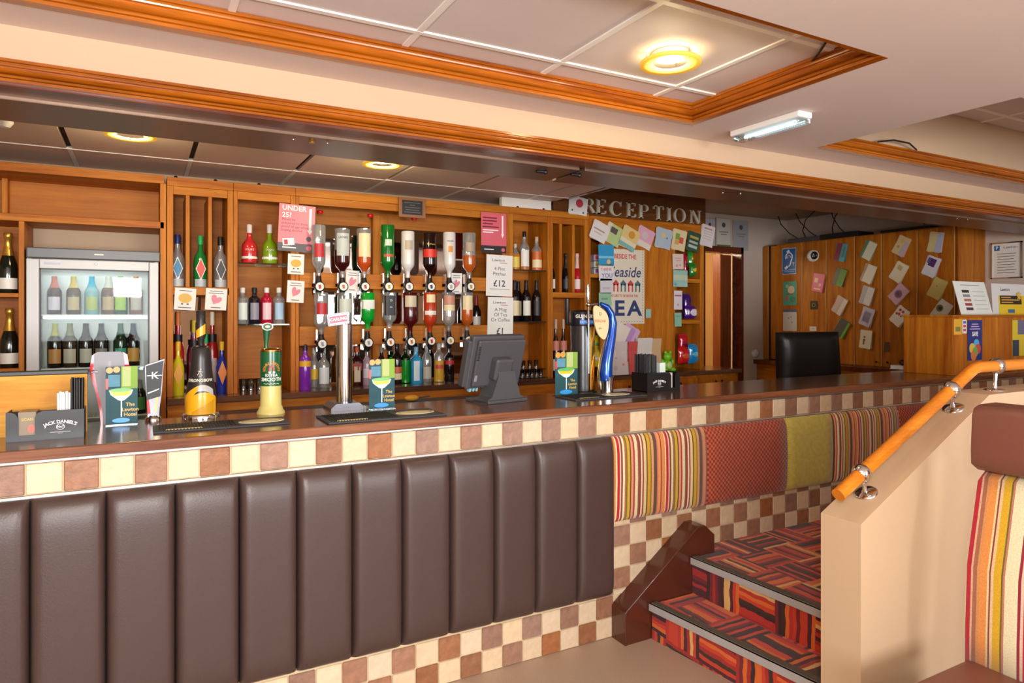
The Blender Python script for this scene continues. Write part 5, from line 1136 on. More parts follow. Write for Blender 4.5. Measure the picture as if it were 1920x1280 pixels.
# ================================================================ reception end
XC = 7.0
def cz(x, y): return wx(x, y, XC)
cb_ = thing('tall_cupboard', 'run of tall oak cupboard doors covered in greeting cards', 'cupboard', (7.2, 2.0, .98))
ZT, ZL = 2.375, 0.995
yA, yZ = cz(1415, 560).y, cz(1791, 560).y
part('carcass', bx(XC+.02, 7.449, yZ-.02, min(yA, 3.19), ZL, ZT), oak, cb_)
part('end_panel', bx(XC, 7.449, yZ-.035, yZ-.021, ZL-.3, ZT), oak, cb_)
edges = [1416, 1441, 1505, 1550, 1603, 1653.6, 1720.8, 1791]
for i, (a, b) in enumerate(zip(edges[:-1], edges[1:])):
    y1, y0 = min(3.19, cz(a, 560).y), cz(b, 560).y
    d_ = part('door', MB().box(XC, XC+.019, y0+.004, y1-(.03 if i == 1 else .004), ZL+.01, ZT-.01, bev=.002, seg=1), oak, cb_)
    part('door_edge', bx(XC-.001, XC+.004, y0+.004, y0+.010, ZL+.01, ZT-.01), flat('d8a468'), d_)
    if i in (4, 5): part('knob', MB().sphere(.012, (XC-.008, (y0+.06) if i == 4 else (y1-.06), 1.05), seg=8), black, d_)
part('gap_shadow_board', bx(XC+.012, XC+.02, cz(1452, 560).y-.02, cz(1441, 560).y, ZL, ZT), dark_gap, cb_)
part('ledge', MB().box(XC-.16, 7.449, .5, 3.195, ZL-.05, ZL, bev=.003), dkwood, cb_); part('lower_front', bx(XC-.10, 7.449, .5, 3.195, .08, ZL-.05), oak_y, cb_)
q = cz(1663, 650); hl = part('door_catch', MB().box(XC-.008, XC, q.y-.03, q.y+.03, q.z-.05, q.z+.05, bev=.003), chrome, cb_)

def cardX(label, x, y, w_, h_, rot, c1, c2=None, motif=None, group='greeting cards on the cupboard doors', fold=True, name='greeting_card', plane=None):
    if plane is None: p = cz(x, y); fr = lambda dz, r=rot: FR((XC-dz, p.y, p.z), xd=(0, -1, 0), rot=r)
    else: p = wy(x, y, plane); fr = lambda dz, r=rot: FR((p.x, plane-dz, p.z), rot=r)
    t = thing(name, label, 'card', tuple(p), 0, group); T = fr(.004)
    if fold:
        part('back_leaf', MB().box(-w_/2, w_/2, -h_/2, h_/2, 0, .001, T=fr(.002, rot+.12)), flat(c2 or c1), t)
        vs = [(-w_/2, -h_/2, .0), (w_/2, -h_/2, .012), (w_/2, h_/2, .012), (-w_/2, h_/2, .0)]
        mb = MB().add(vs+[(a, b, c-.001) for a, b, c in vs], [(0, 1, 2, 3), (7, 6, 5, 4), (0, 4, 5, 1), (1, 5, 6, 2), (2, 6, 7, 3), (3, 7, 4, 0)], False, T)
        fl = part('front_leaf', mb, flat(c1), t); TM = T @ Matrix(((1, 0, 0, 0), (0, 1, 0, 0), (.012/w_, 0, 1, .0065), (0, 0, 0, 1)))
    else:
        fl = part('sheet', MB().box(-w_/2, w_/2, -h_/2, h_/2, 0, .0015, T=T), flat(c1), t); TM = T @ Matrix.Translation((0, 0, .0016))
    if motif:
        for k in motif:
            if k[0] == 'd': part('print', disc(MB(), TM @ Matrix.Translation((k[1]*w_, k[2]*h_, 0)), k[3]*w_, 0, .0004, 12), flat(k[4]), fl)
            elif k[0] == 'r': part('print', MB().box(k[1]*w_, k[3]*w_, k[2]*h_, k[4]*h_, 0, .0004, T=TM), flat(k[5]), fl)
            elif k[0] == 't': text(k[1], k[4]*h_, TM @ Matrix.Translation((k[2]*w_, k[3]*h_, .0003)), flat(k[5]), fl, xs=k[6] if len(k) > 6 else 1)
    return t
W1, H1 = .135, .19
lines = lambda c='a09a98': [('r', -.35, .30-.12*k, .35, .33-.12*k, c) for k in range(5)]
CX = [
 ('white card with green inside, top of the fifth door', 1629, 469, -.5, 'e4e2c8', '8a9a80', [('r', -.5, -.5, -.25, .5, '6a8a70')]),
 ('plain cream card second down on the fifth door', 1629, 513, -.45, 'e8e0cc', 'c8b8a0', [('r', -.5, -.5, -.3, .5, 'b89a88')]),
 ('small white and lilac card third down on the fifth door', 1626, 554, -.35, 'dcd6d4', 'b8a8b0', [('r', -.5, -.5, -.1, .5, 'b8b0b4')]),
 ('pale lilac card with border fourth down on the fifth door', 1626, 594, -.4, 'c8bcd0', 'd8d4e0', [('r', -.35, -.35, .35, .35, 'b8a8c8'), ('r', -.28, -.28, .28, .28, 'd4c8d8')]),
 ('white card with brown bear picture low on the fifth door', 1624, 636, -.15, 'e4dcc8', 'd0c4b0', [('d', -.12, -.05, .10, '7a4a30'), ('d', -.12, .12, .08, '5a4438'), ('r', -.2, -.3, -.06, -.08, '8a5a3c')]),
 ('pink and yellow card at the top of the sixth door', 1691, 461, -.55, 'e0c890', 'e09a94', [('d', -.1, .25, .15, 'd8c070'), ('r', .1, -.5, .5, .3, 'c8b8c0'), ('d', -.2, -.1, .1, 'c89a60')]),
 ('cream card second down on the sixth door', 1686, 510, -.6, 'e8dcbc', 'd8c8a8', [('r', -.3, .1, .1, .35, 'c8b078')]),
 ('pink diamond card with circle on the sixth door', 1685.5, 551, -.8, 'd8b0c0', 'c898ac', [('d', 0, 0, .32, 'b078a0'), ('d', 0, 0, .26, 'd8b0c0'), ('d', 0, 0, .16, 'b078a0')]),
 ('white card with red hearts on the sixth door', 1687.5, 592.5, -.7, 'ece4dc', 'd8d0c0', [('d', -.25, .28, .11, 'c83040'), ('d', .02, .30, .11, 'c83040'), ('d', -.12, .08, .11, 'c83040'), ('d', -.30, .02, .10, 'c83040'), ('d', .10, .05, .07, 'a83a40')]),
 ('yellow and pale blue card at the top of the seventh door', 1755, 454, -.25, 'd8c890', 'c8b8c8', [('r', .05, -.5, .5, .5, 'b8bcd0')]),
 ('white card with purple square on the seventh door', 1747, 499.5, -.45, 'dcd8dc', 'c8b8d0', [('r', -.3, 0, .2, .4, '5a2a78'), ('r', -.45, .1, -.2, .4, '6a6488')]),
 ('plain yellow card on the seventh door', 1758, 540.7, -.5, 'd0b868', 'c0a858', [('d', -.1, .1, .04, '8a6a3a')]),
 ('white card with dark oval half hidden by the wooden box', 1766, 582, -.65, 'dcd4c4', 'c8bca8', [('d', -.2, .05, .26, '7a7048'), ('r', -.3, -.02, -.05, .15, '2c2a2c')]),
 ('maroon and teal card at the top of the fourth door', 1577.5, 473, -.28, '8a3a54', '3a8a94', [('r', .0, -.5, .5, .5, '58a8b0'), ('r', .15, -.25, .35, .4, '9ac4c4')]),
 ('green folded card second down on the fourth door', 1575, 519.4, -.35, '5a8a2a', '4a5a40', [('r', -.5, -.5, -.1, .5, '5a5a48')]),
 ('large white card third down on the fourth door', 1575, 572.5, -.55, 'd8ccc0', 'c8b4a8', [('r', -.5, -.5, .1, .5, 'c8aca4')]),
 ('dark and lime green card low on the fourth door', 1579, 615, -.55, '4c4a48', '5a9a28', [('r', .3, -.5, .5, .5, '6aaa30')])]
for lab, x, y, r_, c1, c2, mo in CX: cardX(lab, x, y, W1, H1, r_, c1, c2, mo)
cardX('bright pink card on the third cupboard door', 1535, 530, .15, .20, -.2, 'd8607c', 'c85070', [('r', -.35, 0, -.05, .25, 'e8c0a0'), ('d', .2, -.1, .12, 'e0b0a8'), ('r', -.3, -.38, .3, -.32, 'e8d0c0')])
# hearing loop sign and notices on the second door
hs_ = cardX('blue hearing loop sign with white ear symbol on cupboard door', 1480, 489.5, .20, .31, 0, '1c62a4', fold=False, name='hearing_loop_sign', group=None); hs_['category'] = 'sign'
p = cz(1480, 489.5); T = FR((XC-.006, p.y, p.z), xd=(0, -1, 0))
er = [(-.045, .03), (-.04, .075), (-.012, .10), (.022, .095), (.045, .065), (.042, .03), (.028, 0), (.022, -.03), (.008, -.055), (-.006, -.06)]
part('ear_symbol', MB().tube([(a, b, 0) for a, b in er], .007, 6, T=T).tube([(-.02, .035, 0), (-.012, .065, 0), (.012, .068, 0), (.022, .04, 0)], .004, 6, T=T), gw, hs_)
part('bar_symbol', MB().box(.035, .075, .085, .115, 0, .001, T=T @ Matrix.Rotation(.6, 4, 'Z')).box(-.095, -.05, -.055, -.025, 0, .001, T=T @ Matrix.Rotation(.6, 4, 'Z')), gw, hs_)
text('T', .05, T @ Matrix.Translation((.062, -.04, 0)), gw, hs_, bold=.02); part('print_line', MB().box(-.085, .085, -.105, -.10, 0, .0008, T=T).box(-.07, .07, -.125, -.12, 0, .0008, T=T), flat('a8c4e0'), hs_)
part('border', MB().box(-.098, .098, .147, .152, 0, .0008, T=T).box(-.098, .098, -.152, -.147, 0, .0008, T=T).box(-.098, -.094, -.152, .152, 0, .0008, T=T).box(.094, .098, -.152, .152, 0, .0008, T=T), gw, hs_)
cardX('green floral card below the hearing loop sign', 1481.5, 550, .19, .28, 0, '4aa088', None, [('d', .1, .15, .25, 'd8c8b0'), ('d', -.25, -.2, .12, 'c05a5a'), ('d', .2, -.25, .2, '2c8a6a'), ('d', -.2, .3, .12, '9ac0a0'), ('r', -.2, -.05, .25, .0, '7a6a50')], fold=False)
cardX('white scribbled card above the black chair', 1481.5, 600, .19, .25, 0, 'd4d0cc', None, [('d', -.1, .1, .06, 'a8a4a8'), ('d', .15, -.1, .05, '9a9a9c'), ('r', -.5, .38, .5, .5, '4a6a9a'), ('d', .1, .15, .04, '8a8a90')], fold=False)
cardX('tiny black square sticker on the third cupboard door', 1526, 571.7, .09, .095, 0, '1c1814', None, [('d', 0, 0, .28, '7a6a28'), ('d', .05, 0, .12, '4a5a28')], fold=False, name='sticker')
cardX('small white label above the chair', 1525, 616, .09, .05, 0, 'dcd8d4', None, [('r', -.2, -.1, .2, .1, 'a8a4a0')], fold=False, name='sticker')
p = cz(1525.7, 479.6); sc_ = thing('security_camera', 'round white camera with black face on cupboard door', 'camera', tuple(p))
Tc = FR((XC, p.y, p.z), xd=(0, -1, 0))
part('mount', MB().lathe([(.066, 0), (.066, .03), (.055, .05), (.03, .06)], 24, Tc), whitep, sc_); part('lens_face', MB().lathe([(.045, 0), (.045, .012), (.03, .02)], 20, Tc @ Matrix.Translation((.045, 0, .045))), black, sc_)
part('lens_dots', disc(disc(disc(MB(), Tc @ Matrix.Translation((.045, .012, .066)), .006), Tc @ Matrix.Translation((.035, -.008, .066)), .006), Tc @ Matrix.Translation((.056, -.008, .066)), .006), gw, sc_)
# router and cables on top
rt = thing('router_box', 'grey and black set top boxes lying on the cupboard', 'electronics', (7.2, 2.4, ZT))
part('grey_box', MB().box(7.03, 7.25, 2.42, 2.85, ZT, ZT+.055, bev=.008), dgrey, rt); part('black_box', MB().box(7.02, 7.3, 1.95, 2.41, ZT, ZT+.06, bev=.008), black, rt)
q = cz(1650, 432); part('flat_box', MB().box(7.02, 7.25, 1.2, 1.7, ZT, ZT+.03, bev=.005), black, rt)
for k, (ya, yb, sag) in enumerate(((2.75, 3.0, .05), (2.65, 2.5, .1), (2.5, 2.75, .03), (2.3, 2.15, .06), (2.15, 2.3, .02), (1.3, 1.28, .0))):
    solo('hanging_cable', MB().tube([(7.1, ya, ZT+.05), (7.08-sag, ya*.7+yb*.3, ZT+.12), (7.05-sag, ya*.3+yb*.7, ZT+.24), (7.05, yb, 2.72)], .006, 6), black, 'black cable rising from the boxes to the ceiling, %s from the left' % ('first', 'second', 'third', 'fourth', 'fifth', 'sixth')[k], 'cable', 'cables above cupboard')

# office chair
ch = thing('office_chair', 'black leather office chair behind the reception counter', 'chair', (5.3, 1.2, .08), math.radians(-8))
cp = wy(1517, 664, 1.2); ch.location = (cp.x, 1.2, .08); WORLD[ch.name] = Matrix.Translation(ch.location) @ Matrix.Rotation(math.radians(-8), 4, 'Z')
ctop = up(1517, 622, 1.2)-.08
mb = MB(); vs = []; fs = []
for j in range(13):
    v = j/12; z = .52+(ctop-.52)*v; hw_ = .315-.02*v**2
    for i in range(11):
        u_ = -1+2*i/10; th_ = .05*(1-abs(u_)**4)**.5*(1-abs(2*v-1)**8)**.5+.004
        th_ *= (1-.35*math.exp(-((v-.60)/.05)**2))
        vs.append((u_*hw_-.10*v+.03, -th_-.06*v+.03*u_*u_*-1, z))
for j in range(12):
    for i in range(10): fs.append((j*11+i, j*11+i+1, (j+1)*11+i+1, (j+1)*11+i))
n_ = len(vs); vs2 = [(x, y*0+.05-.06*(z-.52)/(ctop-.52), z) for x, y, z in vs]; fs2 = [tuple(n_+i for i in f[::-1]) for f in fs]
rim = [i for i in range(11)]+[11*j+10 for j in range(1, 13)]+[132+i for i in range(9, -1, -1)]+[11*j for j in range(11, 0, -1)]
fs3 = [(rim[(k+1) % len(rim)], rim[k], rim[k]+n_, rim[(k+1) % len(rim)]+n_) for k in range(len(rim))]
mb.add(vs+vs2, fs+fs2+fs3, True)
part('backrest', mb, blackl, ch, local=True); part('seat', MB().box(-.26, .26, -.10+.1, .45, .42, .50, bev=.03, seg=3), blackl, ch, local=True)
part('gas_column', MB().tube([(0, .2, .08), (0, .2, .42)], .03, 12), black, ch, local=True); part('back_bar', MB().box(-.04, .04, .02, .06, .40, .60), black, ch, local=True)
for s_ in (-1, 1): part('armrest', MB().tube([(s_*.28, .10, .44), (s_*.31, .10, .60), (s_*.31, .36, .60), (s_*.28, .38, .44)], .018, 8), black, ch, local=True)
for k in range(5):
    a = 2*PI*k/5; part('castor_leg', MB().tube([(0, .2, .09), (.28*math.cos(a), .2+.28*math.sin(a), .06)], [.025, .018], 8).sphere(.028, (.28*math.cos(a), .2+.28*math.sin(a), .028), seg=8), black, ch, local=True)

# box cabinet at the counter end with its leaflets
bx0, by0, by1 = 5.28, .054, .40
bc_ = thing('counter_box', 'oak box cabinet standing on the reception end of the bar', 'cabinet', (5.9, .2, ZC))
part('carcass', MB().box(bx0, 6.8, by0, by1, ZC, 1.520, bev=.003), oak, bc_); part('top', MB().box(bx0-.006, 6.82, by0-.008, by1+.01, 1.520, 1.535, bev=.003), oak_h, bc_)
def rb(x0, y0, x1, y1): return rY(x0, y0, x1, y1, by0)
def boxsheet(name, label, cat, x0, y0, x1, y1, m, group=None): return sign(name, label, cat, x0, y0, x1, y1, by0-.002, m, group=group)
t, T, w_, h_ = boxsheet('leaflet', 'dark blue SAVE leaflet on the oak box', 'leaflet', 1814, 600, 1841, 675, flat('1c2c7a'))
text('SAVE', h_*.15, T @ Matrix.Translation((0, h_*.15, 0)), gw, t, bold=.03, xs=.78); rules(t, T, flat('c8a8d8'), 0, [h_*.40, h_*.34, h_*.28], [w_*.45, w_*.55, w_*.7], h_*.025, 1)
for k, (a, b, c) in enumerate(((.1, -.1, '4ab0e0'), (-.2, -.2, 'e0c040'), (.2, -.22, 'd04a40'), (0, -.3, '60b050'), (-.1, -.38, 'd07a40'))): part('print', disc(MB(), T @ Matrix.Translation((a*w_, b*h_, 0)), w_*.2, 0, .0004+k*.0001, 12), flat(c), t)
t, T, w_, h_ = boxsheet('sticker', 'small yellow sticker on the oak box', 'sticker', 1788, 598, 1803, 627, flat('e0a830')); part('print', MB().box(-w_*.3, w_*.3, -h_*.3, 0, 0, .0004, T=T), flat('7a7a38'), t)
t, T, w_, h_ = boxsheet('sticker', 'narrow white card sticker with payment symbols', 'sticker', 1804, 599, 1812, 625, flat('e0dcdc'))
for k, c in enumerate(('3a6ab0', 'c83a3a', 'b0506a')): part('print', MB().box(-w_*.3, w_*.3, h_*(.22-.28*k), h_*(.40-.28*k), 0, .0004, T=T), flat(c), t)
t, T, w_, h_ = boxsheet('leaflet', 'yellow and dark leaflet at the right end of the box', 'leaflet', 1898, 600, 1922, 667, flat('d8c030')); part('print', MB().box(-w_*.5, 0, -h_*.5, -h_*.05, 0, .0004, T=T), flat('2c3a50'), t); part('print', MB().box(-w_*.1, w_*.5, h_*.1, h_*.5, 0, .0004, T=T), flat('6a6a88'), t)
# acrylic stand with price list and tourist leaflets on the box
def stand(name, label, x0, y0, x1, y1, Y, m, lean=.25):
    X0, X1, Z0, Z1 = rY(x0, y0, x1, y1, Y); w_, h_ = X1-X0, Z1-Z0
    t = thing(name, label, 'stand', ((X0+X1)/2, Y, 1.535)); T = FR(((X0+X1)/2, Y, 1.535), up=(0, lean, 1))
    part('sheet', MB().box(-w_/2, w_/2, 0, h_, -.003, 0, T=T), m, t); part('foot', MB().box(X0, X1, Y, Y+.10, 1.535, 1.538), gl_clear, t); return t, T, w_, h_
t, T, w_, h_ = stand('price_list_stand', 'white price list in leaning acrylic stand on the box', 1803, 527, 1862, 592, .16, flat('e4eae4'))
for k in range(5): part('print', MB().box(-w_*.30, -w_*.08, h_*(.14+.13*k), h_*(.22+.13*k), 0, .0004, T=T), flat(('5a3040', 'a03a40', 'b86a60', '8a8a90', '2c2c30')[k]), t); part('print_line', MB().box(w_*.02, w_*.40, h_*(.17+.13*k), h_*(.185+.13*k), 0, .0004, T=T), flat('a8a8a8'), t)
part('header_line', MB().box(-w_*.3, w_*.3, h_*.88, h_*.90, 0, .0004, T=T), flat('8a9088'), t)
t, T, w_, h_ = stand('leaflet_holder', 'leaflet holder with black and yellow tourist leaflets on the box', 1862, 534, 1925, 592, .20, flat('dcdcdc'), .05)
text('Lawton', h_*.16, T @ Matrix.Translation((-w_*.12, h_*.82, .0005)), flat('2c3038'), t, xs=1.2, shear=.1)
lt_ = part('leaflet', MB().box(-w_*.32, w_*.5, 0, h_*.62, .002, .010, T=T), flat('e8c820'), t); part('print', MB().box(-w_*.32, w_*.32, h_*.34, h_*.62, .010, .0105, T=T), flat('1a1814'), lt_); rules(lt_, T @ Matrix.Translation((0, 0, .0105)), flat('d8a040'), -w_*.28, [h_*.56, h_*.48, h_*.40], [w_*.28, w_*.52, w_*.34], h_*.035); part('print', MB().box(-w_*.1, w_*.1, h_*.06, h_*.18, .010, .0105, T=T), flat('3a6a98'), lt_)
fl_ = MB()
for k in range(8): a = k*PI/4; fl_.prism([(0, 0), (h_*.10*math.cos(a-.3), h_*.10*math.sin(a-.3)), (h_*.16*math.cos(a), h_*.16*math.sin(a)), (h_*.10*math.cos(a+.3), h_*.10*math.sin(a+.3))], .011, .0125, T @ Matrix.Translation((w_*.25, h_*.62, 0)))
part('flower_print', fl_, flat('e8c030'), lt_)
# items beside the box on the counter
q = onbar(1725, 694); pp = thing('paper_pile', 'small pile of papers and pens beside the oak box', 'papers', (q.x, q.y+.1, ZC))
part('papers', MB().box(q.x-.06, q.x+.10, q.y, q.y+.2, ZC, ZC+.006).box(q.x-.05, q.x+.09, q.y+.02, q.y+.2, ZC+.006, ZC+.03), whitep, pp); part('stapler', MB().box(q.x-.05, q.x+.12, q.y+.06, q.y+.11, ZC+.03, ZC+.06, bev=.01).sphere(.025, (q.x-.06, q.y+.1, ZC+.055), seg=8), flat('4a1418'), pp)
# parking notice on the right wall
Xn = 7.449; p0, p1 = wx(1859, 488, Xn), wx(1918, 484, Xn); zt0, zb0 = wx(1888, 454, Xn).z, wx(1888, 522, Xn).z
pn = thing('parking_notice', 'silver framed parking notice on the right wall', 'notice', (Xn, (p0.y+p1.y)/2, zb0)); w_, h_ = p0.y-p1.y, zt0-zb0; T = FR((Xn-.004, (p0.y+p1.y)/2, (zt0+zb0)/2), xd=(0, -1, 0))
part('frame', MB().box(-w_/2, w_/2, h_/2-.012, h_/2, -.003, .012, T=T).box(-w_/2, w_/2, -h_/2, -h_/2+.012, -.003, .012, T=T).box(-w_/2, -w_/2+.012, -h_/2, h_/2, -.003, .012, T=T).box(w_/2-.012, w_/2, -h_/2, h_/2, -.003, .012, T=T), chrome, pn)
part('sheet', MB().box(-w_/2, w_/2, -h_/2, h_/2, -.003, .001, T=T), paper, pn); part('print', MB().box(-w_*.40, -w_*.22, h_*.28, h_*.42, .001, .0016, T=T), flat('1c6a9a'), pn); text('P', h_*.13, T @ Matrix.Translation((-w_*.31, h_*.35, .0017)), gw, pn, bold=.02); text('Lawton', h_*.09, T @ Matrix.Translation((w_*.12, h_*.36, .001)), ink, pn, xs=1.3)
part('print_line', (lambda m_: [m_.box(-w_*.3, w_*(.3-.04*(k % 3)), h_*(.18-.075*k), h_*(.195-.075*k), .001, .0014, T=T) for k in range(8)] and m_)(MB()), greyp, pn)

# doorway, certificates -------------------------------------------------------
door_ = struct('door_1', MB().box(6.62, 6.66, 3.18, 3.32, 0.08, 2.34).box(6.00, 6.66, 3.18, 3.32, 2.27, 2.34).box(6.00, 6.04, 3.18, 3.32, 0.08, 2.27), dkwood)
part('door_leaf', MB().box(6.44, 6.62, 3.34, 3.38, 0.08, 2.26, bev=.003).box(6.40, 6.44, 3.3, 3.42, .08, 2.26), wood('door_wood', '6a3216', '8a4a22', 'z'), door_)
lr = bpy.data.lights.new('back_room_lamp', 'POINT'); lr.energy = 42; lr.color = (1, .88, .62); lr.shadow_soft_size = .12; lo_ = bpy.data.objects.new('back_room_lamp', lr); COL.objects.link(lo_); lo_.location = (5.8, 3.9, 2.4)
solo('wall_cable', MB().tube([(6.28, 4.395, 2.2), (6.30, 4.39, 1.9), (6.26, 4.39, 1.6), (6.38, 4.39, 1.3), (6.40, 4.39, 1.05)], .007, 6), black, 'black cable hanging on the beige wall through the doorway', 'cable')
solo('wall_bracket', MB().box(6.22, 6.5, 4.33, 4.395, 2.05, 2.075).box(6.22, 6.5, 4.33, 4.395, 1.97, 1.99).box(6.2, 6.34, 4.3, 4.395, 2.28, 2.40, bev=.01), black, 'black wall bracket seen through the doorway', 'bracket')
for lab, x0, y0, x1, y1, m, kind in (('framed certificate half hidden by a white letter', 1319, 408, 1340, 462, 'c8c4d0', 0), ('framed white certificate with emblem above the doorway', 1341.5, 408, 1369.5, 466, 'd4d0c4', 1), ('pale blue framed certificate, right of the three', 1374, 413, 1402, 469, 'a8a8b0', 2)):
    t, T, w_, h_ = sign('framed_certificate', lab, 'certificate', x0, y0, x1, y1, 3.192, flat('b8b0a0'), group='framed certificates', th=.01)
    part('paper', MB().box(-w_*.45, w_*.45, -h_*.46, h_*.46, 0, .001, T=T), flat(m), t); part('print', MB().box(-w_*.3, w_*.3, h_*.02, h_*.05, .001, .0014, T=T).box(-w_*.2, w_*.2, -h_*.06, -h_*.03, .001, .0014, T=T), flat('8a867c'), t)
    part('emblem', disc(MB(), T @ Matrix.Translation((0, h_*.26, .001)), w_*.12), flat('5a5a58' if kind else '6a3a6a'), t)
    if kind == 1: part('print', MB().box(-w_*.45, w_*.45, -h_*.43, -h_*.38, .001, .0014, T=T), flat('3a7a40'), t)
solo('wall_clock_socket', MB().lathe([(.05, 0), (.05, .03), (.03, .04)], 16, FR((6.86, 3.195, 1.07))), whitep, 'small round white fitting beside the cupboard base', 'fitting')

# reception board: cards, poster, snacks --------------------------------------
PL = YB-.004
CR = [
 ('white card with red star above the wine slots', 1083, 386, .17, .14, -.12, 'e0dcd8', 'd0ccc8', [('d', .05, .15, .20, 'c03848'), ('d', -.3, -.3, .05, '5a5a60'), ('d', .3, -.35, .05, '5a5a60')], 2.352),
 ('white thank you card, first of the reception row', 1123, 434, .155, .155, -.42, 'd8d0cc', 'c8a088', [('r', -.4, .02, .3, .10, 'a88a80'), ('r', -.3, -.15, .2, -.10, 'b8a098')], None),
 ('green card with brown square in the reception row', 1149, 440, .165, .165, -.45, 'b0c080', 'c87a4a', [('r', -.35, .05, .15, .35, '5a4a44'), ('r', -.5, -.5, -.25, .5, 'd8d0b0')], None),
 ('yellow beach picture card in the reception row', 1179, 447, .165, .18, -.45, 'd8b878', 'd0c0a8', [('d', .05, .2, .2, 'c88a30'), ('r', -.5, -.5, .5, -.3, '78a8a0'), ('r', -.5, -.3, .5, -.1, 'd8ccac')], None),
 ('pink card with pale circle in the reception row', 1208, 446, .165, .17, -.42, 'd8a0b0', 'd0c0b8', [('d', -.05, .1, .2, 'c8b8b8'), ('r', -.5, -.5, .5, -.2, 'd8ccbc')], None),
 ('pale blue card with yellow sun in the reception row', 1243, 447, .165, .17, -.22, 'a8b4c0', 'd8ccb0', [('d', -.05, .15, .12, 'd8b860'), ('d', .2, .05, .05, '607080')], None),
 ('cream card with red and green print in the reception row', 1272, 450, .145, .18, -.2, 'd8c498', 'd0b8a0', [('r', -.3, .0, 0, .3, '7a9a40'), ('r', .0, -.15, .3, .15, 'c85040'), ('r', -.3, -.25, 0, -.02, 'd09a50')], None),
 ('dark green card with gold words in the reception row', 1299, 453, .135, .17, -.25, '2c4a38', '4a5a40', [('r', -.35, .15, .35, .28, 'b09a40'), ('r', -.35, -.1, .35, .02, 'a8b0a0'), ('r', -.35, -.35, .35, -.2, 'a8b8b0')], None),
 ('white letter card pinned at the right of the reception row', 1325, 442, .145, .19, -.22, 'd4c8c4', 'c8bcb4', [('r', -.3, .3, .3, .36, 'c87a8a')]+lines('b0a4a0'), None),
 ('bright blue beach card left of the seaside poster', 1136, 480, .155, .185, .02, '2a90c0', None, [('r', -.5, -.1, .5, 0, '78bcd8'), ('d', .15, -.25, .13, 'd8b060'), ('r', -.5, -.5, .5, -.42, 'd8ccb8')], None),
 ('white card with coloured letters left of the poster', 1136, 511, .15, .13, .05, 'd8d4d8', None, [('t', 'THANK', 0, .2, .26, 'c04858'), ('t', 'YOU', .05, -.2, .4, '5a4a98')], None),
 ('plain white card under the coloured letters card', 1136, 536, .12, .12, 0, 'c8c4c8', None, [('r', -.3, -.2, .3, -.1, 'a8a4b0')], None),
 ('pale green card left of the poster', 1134, 565, .125, .145, .02, '90b898', None, [('r', -.3, .1, .2, .2, '609878')], None),
 ('cream card with pink script on the snack shelf edge', 1270.5, 490.5, .125, .135, .02, 'd8c4b4', None, [('r', -.3, .2, .3, .24, 'c08088'), ('r', -.2, .05, .3, .09, 'c08088'), ('d', -.1, -.25, .1, 'c890a0'), ('d', .2, -.22, .08, 'c890a0')], None),
 ('pale teal landscape card on the snack shelf edge', 1275, 522, .165, .145, 0, '94bcb0', None, [('r', -.5, -.1, .5, .2, 'b8c4a8'), ('d', -.35, -.35, .08, '58a0b0')], None),
 ('white card with pink words on the snack shelf upright', 1270.5, 562.5, .095, .165, 0, 'd8ccd0', None, [('r', -.4, .2, .4, .28, 'b05878'), ('d', 0, -.25, .12, 'c898a8')], None),
 ('pale green slip on the snack shelf upright', 1270.5, 599, .08, .12, .02, '88b8a0', None, [('r', -.3, .2, .3, .3, '68a088')], None),
 ('tiny teal note right of the seaside poster', 1215, 587.5, .055, .075, 0, '90bcb0', None, None, None),
 ('pink folded card leaning under the poster', 1181, 626, .15, .14, -.55, 'c8a0c8', 'd0c8d0', [('r', -.1, -.5, .2, .4, 'b088b8')], None),
 ('white folded paper behind the pink card', 1163, 625, .13, .16, -.5, 'd8ccc0', 'd0c4b8', None, None)]
for ci, (lab, x, y, w_, h_, r_, c1, c2, mo, z) in enumerate(CR):
    cardX(lab, x, y, w_, h_, r_, c1, c2, mo, group='cards on the reception panel', fold=c2 is not None, plane=PL-(.004 if c2 is None else .016*(ci % 2)))
# seaside poster
t, T, w_, h_ = sign('seaside_poster', 'cream seaside poster with beach huts on the reception panel', 'poster', 1124.5, 467, 1208, 607, PL+.003, flat('d8ccb8'))
nv = flat('2c3a68'); rd = flat('c83a44')
text('BESIDE THE', h_*.085, T @ Matrix.Translation((w_*.06, h_*.40, 0)), rd, t, bold=.02, xs=.85); text('Seaside', h_*.20, T @ Matrix.Translation((w_*.05, h_*.19, 0)), nv, t, shear=.25, bold=.01, xs=.9)
for k in range(5):
    a = -w_*.36+k*w_*.165; hut = part('beach_hut_print', MB().box(a-w_*.012, a+w_*.018, -h_*.07, h_*.035, 0, .0004, T=T).box(a+w_*.072, a+w_*.102, -h_*.07, h_*.035, 0, .0004, T=T).box(a-w_*.012, a+w_*.102, h_*.015, h_*.035, 0, .0004, T=T).prism([(a-w_*.03, h_*.035), (a+w_*.12, h_*.035), (a+w_*.045, h_*.09)], 0, .0004, T), rd if k % 2 else flat('4a6a78'), t)
text('I DO LIKE TO BE BESIDE THE', h_*.045, T @ Matrix.Translation((w_*.02, -h_*.125, 0)), rd, t, bold=.02, xs=.85); [text(ch_, h_*.28, T @ Matrix.Translation((w_*ox, -h_*.30, 0)), nv, t, bold=.03, xs=1.25) for ch_, ox in (('S', -.34), ('E', -.07), ('A', .27))]
dt = MB()
for k in range(26): dt.box(w_*.455, w_*.468, h_*(.47-.0365*k), h_*(.485-.0365*k), 0, .0004, T=T)
for k in range(16): dt.box(w_*(-.46+.06*k), w_*(-.435+.06*k), -h_*.475, -h_*.467, 0, .0004, T=T)
part('dotted_border', dt, flat('5a5a60'), t)
